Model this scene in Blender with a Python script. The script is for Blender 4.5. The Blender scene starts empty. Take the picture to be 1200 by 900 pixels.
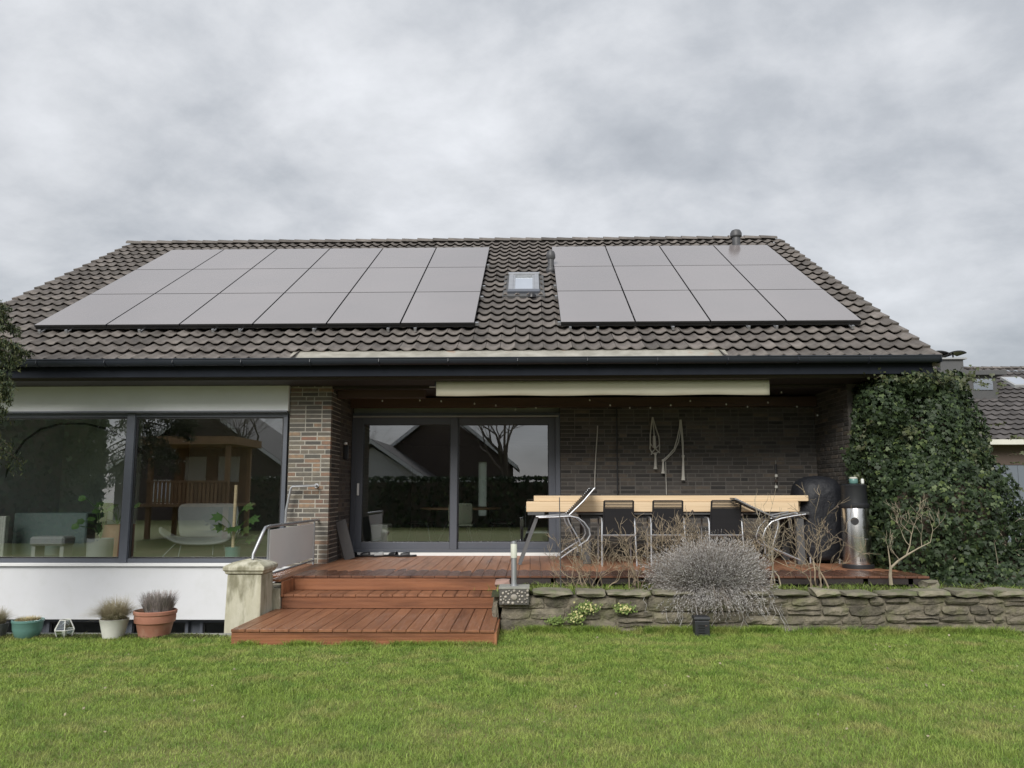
import bpy, math, random
import numpy as np
from mathutils import Vector, Matrix, Euler
random.seed(7); np.random.seed(7)
R = math.radians
S = bpy.context.scene
# ------------------------------------------------------------------ camera
FPX, PITCH, ROLL, YAW, EYE = 927.6, 0.1351, 0.0012, 0.0229, 1.54
cam = bpy.data.cameras.new('camera'); camo = bpy.data.objects.new('camera', cam); S.collection.objects.link(camo)
cam.sensor_width = 36; cam.lens = FPX/1200*36; cam.clip_start = .05; cam.clip_end = 3000
camo.matrix_world = Matrix.Translation((0, 0, EYE)) @ Matrix.Rotation(YAW, 4, 'Z') @ Matrix.Rotation(math.pi/2+PITCH, 4, 'X') @ Matrix.Rotation(-ROLL, 4, 'Z')
S.camera = camo
# ------------------------------------------------------------------ light
SUN_EL, SUN_AZ = 34, 198      # azimuth clockwise from +Y: behind the camera, a little to the left
EXPOSURE = 1.2
SK1 = (2.2, 14.4, 5)
w = bpy.data.worlds.new('World'); S.world = w; w.use_nodes = True
nt = w.node_tree; N = nt.nodes; L = nt.links; N.clear()
def nn(t, **k):
    n = N.new(t)
    for a, b in k.items(): setattr(n, a, b)
    return n
out = nn('ShaderNodeOutputWorld'); bg = nn('ShaderNodeBackground'); bg.inputs[1].default_value = 0.10
sky = nn('ShaderNodeTexSky', sky_type='NISHITA', sun_disc=False); sky.sun_elevation = R(SUN_EL); sky.sun_rotation = R(SUN_AZ)
tc = nn('ShaderNodeTexCoord'); sep = nn('ShaderNodeSeparateXYZ'); L.new(tc.outputs['Generated'], sep.inputs[0])
zz = nn('ShaderNodeMath', operation='MAXIMUM'); L.new(sep.outputs[2], zz.inputs[0]); zz.inputs[1].default_value = 0
za = nn('ShaderNodeMath', operation='ADD'); L.new(zz.outputs[0], za.inputs[0]); za.inputs[1].default_value = .42
comb = nn('ShaderNodeCombineXYZ')
for i, sc in ((0, 1.0), (1, 1.0)):
    d = nn('ShaderNodeMath', operation='DIVIDE'); L.new(sep.outputs[i], d.inputs[0]); L.new(za.outputs[0], d.inputs[1]); L.new(d.outputs[0], comb.inputs[i])
def wnoise(scale, detail, rough, dist, off):
    m = nn('ShaderNodeMapping'); m.inputs['Location'].default_value = off; m.inputs['Rotation'].default_value = (0, 0, .5); m.inputs['Scale'].default_value = (1, 1.15, 1)
    L.new(comb.outputs[0], m.inputs[0])
    n = nn('ShaderNodeTexNoise'); n.inputs['Scale'].default_value = scale; n.inputs['Detail'].default_value = detail; n.inputs['Roughness'].default_value = rough; n.inputs['Distortion'].default_value = dist
    L.new(m.outputs[0], n.inputs['Vector']); return n
n1 = wnoise(1.5, 7, .5, .08, SK1); n2 = wnoise(4.0, 9, .58, .12, (8.3, 2.2, 4))
mx = nn('ShaderNodeMix', data_type='FLOAT'); mx.inputs[0].default_value = .46; L.new(n1.outputs[0], mx.inputs[2]); L.new(n2.outputs[0], mx.inputs[3])
rmp = nn('ShaderNodeValToRGB'); L.new(mx.outputs[0], rmp.inputs[0])
e = rmp.color_ramp.elements
e[0].position = .34; e[0].color = (.36, .38, .41, 1)
e[1].position = .66; e[1].color = (.80, .815, .845, 1)
a = e.new(.44); a.color = (.47, .49, .52, 1)
a = e.new(.54); a.color = (.63, .645, .67, 1)
# an overcast sky brightens gently from the horizon to the zenith
gr = nn('ShaderNodeMath', operation='MULTIPLY_ADD'); L.new(zz.outputs[0], gr.inputs[0]); gr.inputs[1].default_value = .55; gr.inputs[2].default_value = .80
gs = nn('ShaderNodeMath', operation='MULTIPLY'); L.new(gr.outputs[0], gs.inputs[0]); gs.inputs[1].default_value = 4.85
cl = nn('ShaderNodeVectorMath', operation='SCALE'); L.new(rmp.outputs[0], cl.inputs[0]); L.new(gs.outputs[0], cl.inputs['Scale'])
mixs = nn('ShaderNodeMix', data_type='RGBA'); mixs.inputs[0].default_value = .95
L.new(sky.outputs[0], mixs.inputs[6]); L.new(cl.outputs[0], mixs.inputs[7]); L.new(mixs.outputs[2], bg.inputs[0]); L.new(bg.outputs[0], out.inputs[0])
sl = bpy.data.lights.new('sun', 'SUN'); sl.energy = 1.5; sl.angle = R(28); sl.color = (1, .97, .92)
so = bpy.data.objects.new('sun', sl); S.collection.objects.link(so)
az = R(SUN_AZ); sd = Vector((math.sin(az)*math.cos(R(SUN_EL)), math.cos(az)*math.cos(R(SUN_EL)), math.sin(R(SUN_EL))))
so.rotation_euler = sd.to_track_quat('Z', 'Y').to_euler(); so.location = (0, -20, 30)
S.view_settings.view_transform = 'Standard'; S.view_settings.look = 'None'; S.view_settings.exposure = EXPOSURE; S.view_settings.gamma = 1
S.render.engine = 'CYCLES'
try:
    S.cycles.max_bounces = 8; S.cycles.transparent_max_bounces = 12; S.cycles.diffuse_bounces = 4; S.cycles.glossy_bounces = 4
except Exception: pass
# ------------------------------------------------------------------ helpers
COL = S.collection
WL = {}
def view(px, py, Y):
    """a point of the place on the plane y = Y, read off the photograph once"""
    x = (px-600)/FPX; y = (450-py)/FPX
    c, s = math.cos(PITCH), math.sin(PITCH); Yc = c-y*s; Z = s+y*c
    c, s = math.cos(YAW), math.sin(YAW); X, Yw = c*x-s*Yc, s*x+c*Yc
    k = Y/Yw
    return Vector((X*k, Y, EYE+Z*k))
def tag(o, label=None, cat=None, group=None, kind=None):
    if label: o['label'] = label
    if cat: o['category'] = cat
    if group: o['group'] = group
    if kind: o['kind'] = kind
    return o
def empty(name, loc, label=None, cat=None, group=None, rz=0):
    o = bpy.data.objects.new(name, None); COL.objects.link(o); o.location = loc; o.rotation_euler = (0, 0, rz); o.empty_display_size = .1
    WL[o.name] = Vector(loc); return tag(o, label, cat, group)
class MB:
    def __init__(s): s.v = []; s.f = []
    def add(s, vs, fs):
        b = len(s.v); s.v += [tuple(v) for v in vs]; s.f += [tuple(i+b for i in f) for f in fs]; return s
    def box(s, x0, x1, y0, y1, z0, z1):
        return s.add([(x, y, z) for z in (z0, z1) for y in (y0, y1) for x in (x0, x1)], [(0, 2, 3, 1), (4, 5, 7, 6), (0, 1, 5, 4), (2, 6, 7, 3), (0, 4, 6, 2), (1, 3, 7, 5)])
    def obox(s, c, size, M=None):
        hx, hy, hz = [q/2 for q in size]; M = M or Matrix.Identity(3); c = Vector(c)
        vs = [c + M @ Vector((x, y, z)) for z in (-hz, hz) for y in (-hy, hy) for x in (-hx, hx)]
        return s.add(vs, [(0, 2, 3, 1), (4, 5, 7, 6), (0, 1, 5, 4), (2, 6, 7, 3), (0, 4, 6, 2), (1, 3, 7, 5)])
    def cbox(s, x0, x1, y0, y1, z0, z1, b=.01):
        """box with chamfered edges"""
        vs = []; idx = {}
        X = (x0, x1); Y = (y0, y1); Z = (z0, z1)
        for i in (0, 1):
            for j in (0, 1):
                for k in (0, 1):
                    dx = b if i == 0 else -b; dy = b if j == 0 else -b; dz = b if k == 0 else -b
                    for a, p in enumerate(((X[i], Y[j]+dy, Z[k]+dz), (X[i]+dx, Y[j], Z[k]+dz), (X[i]+dx, Y[j]+dy, Z[k]))):
                        idx[i, j, k, a] = len(vs); vs.append(p)
        q = lambda *t: [idx[u] for u in t]
        f = []
        for i in (0, 1): f.append(q((i, 0, 0, 0), (i, 1, 0, 0), (i, 1, 1, 0), (i, 0, 1, 0)))
        for j in (0, 1): f.append(q((0, j, 0, 1), (1, j, 0, 1), (1, j, 1, 1), (0, j, 1, 1)))
        for k in (0, 1): f.append(q((0, 0, k, 2), (1, 0, k, 2), (1, 1, k, 2), (0, 1, k, 2)))
        for j in (0, 1):
            for k in (0, 1): f.append(q((0, j, k, 1), (1, j, k, 1), (1, j, k, 2), (0, j, k, 2)))
        for i in (0, 1):
            for k in (0, 1): f.append(q((i, 0, k, 0), (i, 1, k, 0), (i, 1, k, 2), (i, 0, k, 2)))
        for i in (0, 1):
            for j in (0, 1): f.append(q((i, j, 0, 0), (i, j, 1, 0), (i, j, 1, 1), (i, j, 0, 1)))
        for i in (0, 1):
            for j in (0, 1):
                for k in (0, 1): f.append(q((i, j, k, 0), (i, j, k, 1), (i, j, k, 2)))
        return s.add(vs, f)
    def tube(s, pts, r, n=6, cap=True):
        pts = [Vector(p) for p in pts]; m = len(pts)
        rs = r if isinstance(r, (list, tuple)) else [r]*m
        vs = []; up = None
        for i, p in enumerate(pts):
            d = (pts[min(i+1, m-1)]-pts[max(i-1, 0)])
            if d.length < 1e-9: d = Vector((0, 0, 1))
            d.normalize()
            if up is None: up = d.orthogonal().normalized()
            up = (up - d*up.dot(d))
            if up.length < 1e-6: up = d.orthogonal()
            up.normalize(); q = d.cross(up)
            for k in range(n):
                a = 2*math.pi*k/n; vs.append(p + (up*math.cos(a)+q*math.sin(a))*rs[i])
        fs = [(i*n+k, i*n+(k+1) % n, (i+1)*n+(k+1) % n, (i+1)*n+k) for i in range(m-1) for k in range(n)]
        if cap: fs += [tuple(range(n))[::-1], tuple((m-1)*n+k for k in range(n))]
        return s.add(vs, fs)
    def lathe(s, prof, c=(0, 0, 0), n=28, M=None):
        c = Vector(c); vs = []
        for r, z in prof:
            for k in range(n):
                a = 2*math.pi*k/n; p = Vector((r*math.cos(a), r*math.sin(a), z)); vs.append(c + (M @ p if M else p))
        m = len(prof)
        fs = [(i*n+k, i*n+(k+1) % n, (i+1)*n+(k+1) % n, (i+1)*n+k) for i in range(m-1) for k in range(n)]
        fs += [tuple(range(n))[::-1], tuple((m-1)*n+k for k in range(n))]
        return s.add(vs, fs)
    def prism(s, poly, axis, a0, a1):
        """poly: 2-D outline in the plane across `axis` ('x': (y,z), 'y': (x,z), 'z': (x,y))"""
        def P(p, a): return (a, p[0], p[1]) if axis == 'x' else ((p[0], a, p[1]) if axis == 'y' else (p[0], p[1], a))
        n = len(poly); vs = [P(p, a0) for p in poly]+[P(p, a1) for p in poly]
        fs = [tuple(range(n)), tuple(range(2*n-1, n-1, -1))]+[(i, i+n, (i+1) % n+n, (i+1) % n) for i in range(n)]
        return s.add(vs, fs)
    def build(s, name, m, parent=None, label=None, cat=None, group=None, kind=None, smooth=False, origin=None, bevel=0):
        return mkobj(name, s.v, s.f, m, parent, label, cat, group, kind, smooth, origin, bevel)
def fix_normals(me):
    import bmesh
    bm = bmesh.new(); bm.from_mesh(me); bmesh.ops.recalc_face_normals(bm, faces=bm.faces); bm.to_mesh(me); bm.free()
def mkobj(name, v, f, m, parent=None, label=None, cat=None, group=None, kind=None, smooth=False, origin=None, bevel=0, fix=True):
    V = np.array(v, dtype=float)
    c = Vector(origin) if origin is not None else Vector(((V[:, 0].min()+V[:, 0].max())/2, (V[:, 1].min()+V[:, 1].max())/2, V[:, 2].min()))
    V = V-np.array(c)
    me = bpy.data.meshes.new(name); me.from_pydata(V.tolist(), [], list(f)); me.validate(); 
    if fix and len(f) < 60000: fix_normals(me)
    if smooth: me.shade_smooth() if smooth == 'all' else me.shade_auto_smooth() if hasattr(me, 'shade_auto_smooth') else me.shade_smooth()
    if smooth and smooth != 'all':
        try:
            me.set_sharp_from_angle(angle=R(38))
        except Exception: pass
    me.materials.append(m)
    o = bpy.data.objects.new(name, me); COL.objects.link(o)
    WL[o.name] = c
    if parent: o.parent = parent; o.location = c-WL[parent.name]
    else: o.location = c
    if bevel:
        b = o.modifiers.new('bevel', 'BEVEL'); b.width = bevel; b.segments = 2; b.limit_method = 'ANGLE'
    return tag(o, label, cat, group, kind)
def npobj(name, V, tris, m, parent=None, origin=(0, 0, 0), smooth=False, **k):
    """big meshes from numpy arrays"""
    V = np.asarray(V, dtype=np.float32)-np.array(origin, dtype=np.float32); T = np.asarray(tris, dtype=np.int32); n = T.shape[1]
    me = bpy.data.meshes.new(name); me.vertices.add(len(V)); me.vertices.foreach_set('co', V.ravel())
    me.loops.add(T.size); me.loops.foreach_set('vertex_index', T.ravel())
    me.polygons.add(len(T)); me.polygons.foreach_set('loop_start', np.arange(0, T.size, n, dtype=np.int32)); me.polygons.foreach_set('loop_total', np.full(len(T), n, dtype=np.int32))
    me.update(calc_edges=True)
    if smooth: me.shade_smooth()
    me.materials.append(m)
    o = bpy.data.objects.new(name, me); COL.objects.link(o); WL[o.name] = Vector(origin)
    if parent: o.parent = parent; o.location = Vector(origin)-WL[parent.name]
    else: o.location = origin
    return tag(o, **k)
def inst(me, name, loc, parent=None, rot=None, scale=None, **k):
    o = bpy.data.objects.new(name, me); COL.objects.link(o); loc = Vector(loc); WL[o.name] = loc
    if parent: o.parent = parent; o.location = loc-WL[parent.name]
    else: o.location = loc
    if rot: o.rotation_euler = rot
    if scale: o.scale = scale
    return tag(o, **k)
def copy_tree(o, parent=None):
    c = o.copy(); COL.objects.link(c); c.parent = parent
    for ch in o.children: copy_tree(ch, c)
    return c
# ------------------------------------------------------------------ materials
def mat(name, col, rough=.75, var=.12, col2=None, nscale=4, namt=.5, bump=.15, bscale=60, metallic=0, spec=.5, coat=0, stretch=(1, 1, 1), ramp=None, ior=None, lo=.35, hi=.65, coord='pos', bdist=.01, sheen=0, col3=None, n3=25, a3=.3, lo3=.5, hi3=.7, rough2=None, trans=0):
    m = bpy.data.materials.new(name); m.use_nodes = True; t = m.node_tree; n = t.nodes; l = t.links; b = n['Principled BSDF']
    def new(T, **k):
        q = n.new(T)
        for x, y in k.items(): setattr(q, x, y)
        return q
    geo = new('ShaderNodeNewGeometry'); oi = new('ShaderNodeObjectInfo')
    rnd = new('ShaderNodeMath', operation='MULTIPLY_ADD'); l.new(geo.outputs['Random Per Island'], rnd.inputs[0]); rnd.inputs[1].default_value = 7.13; l.new(oi.outputs['Random'], rnd.inputs[2])
    fr = new('ShaderNodeMath', operation='FRACT'); l.new(rnd.outputs[0], fr.inputs[0])
    mp = new('ShaderNodeMapping'); mp.inputs['Scale'].default_value = stretch
    if coord == 'pos': l.new(geo.outputs['Position'], mp.inputs[0])
    else:
        tcx = new('ShaderNodeTexCoord'); l.new(tcx.outputs['Object'], mp.inputs[0]); cx = new('ShaderNodeCombineXYZ')
        mu = new('ShaderNodeMath', operation='MULTIPLY'); l.new(fr.outputs[0], mu.inputs[0]); mu.inputs[1].default_value = 37
        for i in range(3): l.new(mu.outputs[0], cx.inputs[i])
        l.new(cx.outputs[0], mp.inputs['Location'])
    def noise(sc, det=5, ro=.55):
        q = new('ShaderNodeTexNoise'); q.inputs['Scale'].default_value = sc; q.inputs['Detail'].default_value = det; q.inputs['Roughness'].default_value = ro; l.new(mp.outputs[0], q.inputs['Vector']); return q
    if ramp:
        rp = new('ShaderNodeValToRGB'); rp.color_ramp.interpolation = 'LINEAR'; els = rp.color_ramp.elements
        for i, (p, c) in enumerate(ramp):
            el = els[i] if i < 2 else els.new(p)
            el.position = p; el.color = (*c, 1)
        l.new(fr.outputs[0], rp.inputs[0]); cur = rp.outputs[0]
    else:
        rg = new('ShaderNodeRGB'); rg.outputs[0].default_value = (*col, 1); cur = rg.outputs[0]
    def mixin(cur, c, sc, lo, hi, amt):
        q = noise(sc); mr = new('ShaderNodeMapRange'); mr.inputs[1].default_value = lo; mr.inputs[2].default_value = hi; mr.inputs[4].default_value = amt; l.new(q.outputs[0], mr.inputs[0])
        mi = new('ShaderNodeMix', data_type='RGBA'); l.new(mr.outputs[0], mi.inputs[0]); l.new(cur, mi.inputs[6]); mi.inputs[7].default_value = (*c, 1); return mi.outputs[2]
    if col2: cur = mixin(cur, col2, nscale, lo, hi, namt)
    if col3: cur = mixin(cur, col3, n3, lo3, hi3, a3)
    if var:
        hv = new('ShaderNodeHueSaturation'); mr = new('ShaderNodeMapRange'); mr.inputs[3].default_value = 1-var; mr.inputs[4].default_value = 1+var; l.new(fr.outputs[0], mr.inputs[0]); l.new(mr.outputs[0], hv.inputs['Value']); l.new(cur, hv.inputs['Color']); cur = hv.outputs[0]
    l.new(cur, b.inputs['Base Color'])
    b.inputs['Roughness'].default_value = rough; b.inputs['Metallic'].default_value = metallic
    if rough2 is not None:
        q = noise(nscale*1.7); mr = new('ShaderNodeMapRange'); mr.inputs[1].default_value = .35; mr.inputs[2].default_value = .65; mr.inputs[3].default_value = rough; mr.inputs[4].default_value = rough2; l.new(q.outputs[0], mr.inputs[0]); l.new(mr.outputs[0], b.inputs['Roughness'])
    b.inputs['Specular IOR Level'].default_value = spec; b.inputs['Coat Weight'].default_value = coat
    if ior: b.inputs['IOR'].default_value = ior
    if bump:
        q = noise(bscale, 6, .6); bu = new('ShaderNodeBump'); bu.inputs['Strength'].default_value = bump; bu.inputs['Distance'].default_value = bdist; l.new(q.outputs[0], bu.inputs['Height']); l.new(bu.outputs[0], b.inputs['Normal'])
    if trans:
        tr = new('ShaderNodeBsdfTranslucent'); l.new(cur, tr.inputs[0]); ms = new('ShaderNodeMixShader'); ms.inputs[0].default_value = trans; l.new(b.outputs[0], ms.inputs[1]); l.new(tr.outputs[0], ms.inputs[2]); l.new(ms.outputs[0], n['Material Output'].inputs[0])
    return m
def glass(name, tint=(.82, .87, .86), k=2.6, add=.03, rough=0.0):
    m = bpy.data.materials.new(name); m.use_nodes = True; t = m.node_tree; n = t.nodes; l = t.links; n.clear()
    o = n.new('ShaderNodeOutputMaterial'); tr = n.new('ShaderNodeBsdfTransparent'); tr.inputs[0].default_value = (*tint, 1)
    g = n.new('ShaderNodeBsdfGlossy'); g.inputs['Roughness'].default_value = rough; g.inputs[0].default_value = (.93, .96, 1, 1)
    fz = n.new('ShaderNodeFresnel'); fz.inputs[0].default_value = 1.5
    ma = n.new('ShaderNodeMath'); ma.operation = 'MULTIPLY_ADD'; ma.inputs[1].default_value = k; ma.inputs[2].default_value = add; ma.use_clamp = True
    ms = n.new('ShaderNodeMixShader'); l.new(fz.outputs[0], ma.inputs[0]); l.new(ma.outputs[0], ms.inputs[0]); l.new(tr.outputs[0], ms.inputs[1]); l.new(g.outputs[0], ms.inputs[2]); l.new(ms.outputs[0], o.inputs[0])
    return m
M = {}
M['render'] = mat('white_render', (.66, .67, .69), .9, 0, (.60, .61, .63), 1.2, .5, .35, 140, col3=(.5, .51, .48), n3=6, a3=.16, bdist=.004)
M['fascia'] = mat('fascia_render', (.74, .76, .76), .9, 0, (.66, .68, .67), 2, .5, .15, 90)
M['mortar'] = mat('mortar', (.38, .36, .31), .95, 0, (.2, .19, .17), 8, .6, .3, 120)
M['mortar_shaded'] = mat('mortar_shaded', (.13, .12, .108), .95, 0, (.11, .105, .10), 8, .6, .3, 120)  # the mortar again, darkened to carry the terrace shade
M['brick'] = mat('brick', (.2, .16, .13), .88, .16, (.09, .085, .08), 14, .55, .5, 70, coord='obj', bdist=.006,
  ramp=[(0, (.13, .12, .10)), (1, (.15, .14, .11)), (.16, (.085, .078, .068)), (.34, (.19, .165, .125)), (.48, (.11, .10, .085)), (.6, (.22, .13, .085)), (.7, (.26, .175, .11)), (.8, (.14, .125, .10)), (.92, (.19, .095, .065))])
M['brick_shaded'] = mat('brick_shaded', (.2, .16, .13), .88, .22, (.05, .047, .045), 14, .5, .5, 70, coord='obj', bdist=.006,  # darker copy of the brick, terrace shade put into its colours
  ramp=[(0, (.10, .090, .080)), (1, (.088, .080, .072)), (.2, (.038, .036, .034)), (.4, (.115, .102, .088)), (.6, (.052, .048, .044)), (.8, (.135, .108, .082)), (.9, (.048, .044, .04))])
M['tile'] = mat('roof_tile', (.15, .132, .120), .78, .32, (.06, .052, .048), 6, .6, .5, 50, col3=(.17, .165, .14), n3=18, a3=.4, coord='obj', bdist=.006)
M['tile_far'] = mat('neighbour_roof_tile', (.085, .078, .076), .8, .3, (.05, .045, .045), 3, .5, .3, 40, coord='obj')
M['dark_frame'] = mat('anthracite_paint', (.085, .094, .115), .42, 0, (.075, .083, .10), 3, .5, .03, 200)
M['dark_wood'] = mat('dark_stained_wood', (.035, .026, .024), .6, .2, (.022, .017, .016), 5, .6, .2, 50, stretch=(.2, 1, 1))
M['red_wood'] = mat('reddish_beam', (.085, .048, .036), .6, .2, (.05, .03, .024), 5, .6, .2, 50, stretch=(.2, 1, 1))
M['navy'] = mat('navy_black_board', (.014, .017, .024), .8, 0, (.009, .011, .016), 4, .5, .05, 60, spec=.15)
M['gutter'] = mat('gutter_metal', (.022, .027, .037), .4, 0, (.016, .02, .028), 4, .5, .03, 90, spec=.35)
M['flashing'] = mat('weathered_flashing', (.36, .345, .30), .75, 0, (.20, .19, .155), 5, .7, .3, 60, col3=(.30, .16, .09), n3=3, a3=.6, lo3=.62, hi3=.7)
M['panel'] = mat('solar_glass', (.20, .178, .176), .17, .05, (.17, .155, .155), .8, .5, 0, 60, metallic=.0, spec=.9, ior=2.1, coat=0)  # grey-lilac base carries part of the sky reflection; real panels are near black
M['vent'] = mat('vent_plastic', (.07, .07, .074), .5, 0, (.05, .05, .055), 8, .5, .1, 60)
M['black_metal'] = mat('black_metal', (.015, .015, .017), .4, 0, bump=0)
M['alu'] = mat('aluminium', (.46, .47, .49), .48, 0, (.36, .37, .39), 8, .5, .03, 90, metallic=.85)
M['steel'] = mat('brushed_steel', (.74, .73, .71), .24, 0, (.42, .41, .40), 3, .5, .05, 80, metallic=1, stretch=(8, 8, .3))
M['grey_metal'] = mat('grey_painted_metal', (.34, .35, .35), .5, 0, (.28, .29, .30), 3, .5, .03, 90)
M['rail_panel'] = mat('rail_panel', (.80, .81, .80), .55, 0, (.72, .73, .72), 2, .5, .04, 60)
M['glass'] = glass('window_glass', (.86, .91, .90), 4.4, .07)
M['glass_dark'] = glass('basement_glass', (.15, .16, .17), 2, .02)
M['frost'] = mat('frosted_glass', (.8, .83, .8), .6, 0, bump=0, trans=.7)
M['concrete'] = mat('mossy_cast_stone', (.56, .54, .44), .9, 0, (.36, .34, .23), 3.2, .75, .5, 60, col3=(.16, .15, .09), n3=5, a3=.8, lo3=.50, hi3=.66, stretch=(1.6, 1.6, .5))
M['curb'] = mat('curb_concrete', (.30, .30, .27), .9, .1, (.2, .2, .17), 6, .6, .5, 60)
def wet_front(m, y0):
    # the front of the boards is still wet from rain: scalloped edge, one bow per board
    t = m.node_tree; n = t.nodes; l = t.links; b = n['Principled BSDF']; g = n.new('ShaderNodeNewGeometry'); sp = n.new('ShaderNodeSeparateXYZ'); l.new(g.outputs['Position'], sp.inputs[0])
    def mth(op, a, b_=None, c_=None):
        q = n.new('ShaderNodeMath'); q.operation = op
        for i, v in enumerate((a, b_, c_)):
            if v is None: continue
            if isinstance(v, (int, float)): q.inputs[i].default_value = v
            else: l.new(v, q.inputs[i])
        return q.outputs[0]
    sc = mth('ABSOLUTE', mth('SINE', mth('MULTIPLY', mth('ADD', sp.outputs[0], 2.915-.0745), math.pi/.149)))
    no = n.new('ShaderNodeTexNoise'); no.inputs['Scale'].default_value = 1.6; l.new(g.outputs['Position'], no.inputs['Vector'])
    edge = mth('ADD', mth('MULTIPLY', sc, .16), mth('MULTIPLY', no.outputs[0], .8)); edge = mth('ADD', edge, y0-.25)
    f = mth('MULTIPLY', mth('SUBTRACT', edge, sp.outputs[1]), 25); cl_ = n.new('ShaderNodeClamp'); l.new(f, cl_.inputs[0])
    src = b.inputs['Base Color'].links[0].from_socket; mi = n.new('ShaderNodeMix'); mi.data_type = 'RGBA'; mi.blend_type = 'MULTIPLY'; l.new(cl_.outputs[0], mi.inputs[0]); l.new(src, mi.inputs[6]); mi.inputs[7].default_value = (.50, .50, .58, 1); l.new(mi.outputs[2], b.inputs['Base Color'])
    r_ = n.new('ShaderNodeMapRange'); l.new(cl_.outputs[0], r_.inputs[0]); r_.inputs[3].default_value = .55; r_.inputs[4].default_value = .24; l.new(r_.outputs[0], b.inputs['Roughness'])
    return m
def deck_mat(name, c, c2, wet):
    m = mat(name, c, .5, .16, c2, 2.5, .55, .22, 40, stretch=(6, .6, 6) if wet else (.6, 6, 6), col3=(.055, .022, .014), n3=1.2, a3=.6, rough2=.33, spec=.45)
    return m
M['deck'] = deck_mat('deck_hardwood', (.27, .12, .06), (.16, .068, .037), True)
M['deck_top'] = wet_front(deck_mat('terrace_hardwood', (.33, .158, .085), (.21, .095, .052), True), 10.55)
M['riser'] = deck_mat('riser_hardwood', (.34, .145, .07), (.19, .075, .04), False)
M['pine'] = mat('fresh_timber', (.72, .56, .37), .65, .06, (.58, .42, .25), 5, .75, .2, 40, stretch=(.25, 5, 14), col3=(.26, .13, .06), n3=7, a3=.6, lo3=.7, hi3=.76)
M['stone'] = mat('field_stone', (.20, .175, .13), .92, .34, (.07, .064, .05), 9, .7, 1.0, 30, col3=(.12, .125, .055), n3=6, a3=.65, coord='pos', bdist=.03)
M['cope'] = mat('coping_stone', (.24, .215, .16), .92, .2, (.12, .115, .08), 6, .7, .8, 25, col3=(.13, .16, .06), n3=7, a3=.6, lo3=.48, hi3=.62, bdist=.02)
M['soil'] = mat('soil', (.045, .035, .022), .95, 0, (.05, .07, .02), 5, .9, .9, 40, bdist=.03)
M['lawn'] = mat('lawn_ground', (.15, .19, .045), .95, 0, (.24, .20, .08), 1.3, .6, .6, 60, bdist=.02, col3=(.05, .06, .02), n3=20, a3=.5)
M['grass'] = mat('grass_blades', (.285, .385, .08), .5, .5, (.46, .41, .17), 2.3, .7, 0, lo=.48, hi=.70, col3=(.15, .26, .042), n3=4.5, a3=.75, lo3=.46, hi3=.62, trans=.35, spec=.4)
M['ivy'] = mat('ivy_leaf', (.035, .055, .02), .55, .35, ramp=[(0, (.024, .042, .018)), (1, (.075, .10, .032)), (.35, (.034, .056, .022)), (.6, (.018, .032, .015)), (.9, (.045, .07, .026))], bump=0, trans=.12, spec=.35)
M['ivytop'] = mat('ivy_sprig', (.085, .10, .042), .5, .3, bump=0, trans=.25)
M['conifer'] = mat('conifer_leaf', (.045, .062, .03), .6, .35, ramp=[(0, (.03, .05, .025)), (1, (.10, .105, .045)), (.5, (.05, .072, .03))], bump=0, trans=.15)
M['bark'] = mat('bark', (.11, .085, .06), .9, .15, (.06, .048, .035), 12, .6, .6, 40)
M['twig'] = mat('rose_twig', (.29, .23, .16), .8, .35, (.15, .12, .07), 14, .6, .3, 60)
M['palebark'] = mat('pale_twig', (.34, .29, .21), .8, .2, (.22, .19, .13), 14, .6, .3, 60)
M['lav'] = mat('lavender_leaf', (.50, .485, .475), .8, .35, (.34, .32, .30), 6, .6, 0, trans=.15)
M['lavstem'] = mat('lavender_stem', (.16, .13, .10), .85, .3, bump=0)
M['terra'] = mat('terracotta', (.33, .145, .095), .8, 0, (.30, .13, .085), 9, .6, .3, 50, col3=(.5, .35, .27), n3=5, a3=.4)
M['teal'] = mat('teal_glaze', (.11, .22, .20), .35, 0, (.10, .22, .20), 5, .5, .05, 50)
M['whitepot'] = mat('white_ceramic', (.62, .62, .58), .6, 0, (.45, .45, .40), 6, .5, .1, 50)
M['drygrass'] = mat('dry_grass', (.42, .36, .25), .8, .3, (.24, .23, .13), 5, .6, 0, trans=.3)
M['heather'] = mat('faded_heather', (.33, .28, .27), .8, .35, (.12, .12, .09), 9, .6, 0)
M['succ'] = mat('dry_sedum', (.42, .33, .19), .8, .3, (.25, .26, .12), 9, .6, .3, 60)
M['slate'] = mat('slate', (.085, .085, .085), .7, .1, (.07, .073, .078), 6, .6, .4, 40)
M['leaf'] = mat('green_leaf', (.09, .17, .05), .5, .25, bump=0, trans=.3)
M['yellowgreen'] = mat('primula_leaf', (.17, .24, .06), .6, .3, bump=0, trans=.2)
M['petal'] = mat('primula_petal', (.62, .57, .26), .6, .1, bump=0, trans=.2)
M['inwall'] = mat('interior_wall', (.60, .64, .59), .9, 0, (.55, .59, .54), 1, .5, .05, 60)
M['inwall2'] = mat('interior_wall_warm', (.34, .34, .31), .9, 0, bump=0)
M['infloor'] = mat('interior_floor', (.20, .17, .14), .5, 0, (.15, .12, .10), 3, .5, .05, 30)
M['fabric'] = mat('grey_upholstery', (.33, .33, .325), .9, 0, (.28, .28, .275), 4, .5, .2, 200)
M['greenbox'] = mat('sage_lacquer', (.12, .155, .15), .5, 0, (.10, .135, .13), 3, .5, .03, 50)
M['offwhite'] = mat('off_white', (.62, .61, .55), .6, 0, (.5, .5, .45), 3, .5, .05, 50)
M['awning'] = mat('cream_valance', (.80, .77, .64), .8, 0, (.70, .67, .54), 2, .5, .1, 60, stretch=(.3, 1, 3))
M['rope'] = mat('cotton_rope', (.50, .48, .43), .9, .1, bump=.2, bscale=200)
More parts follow.
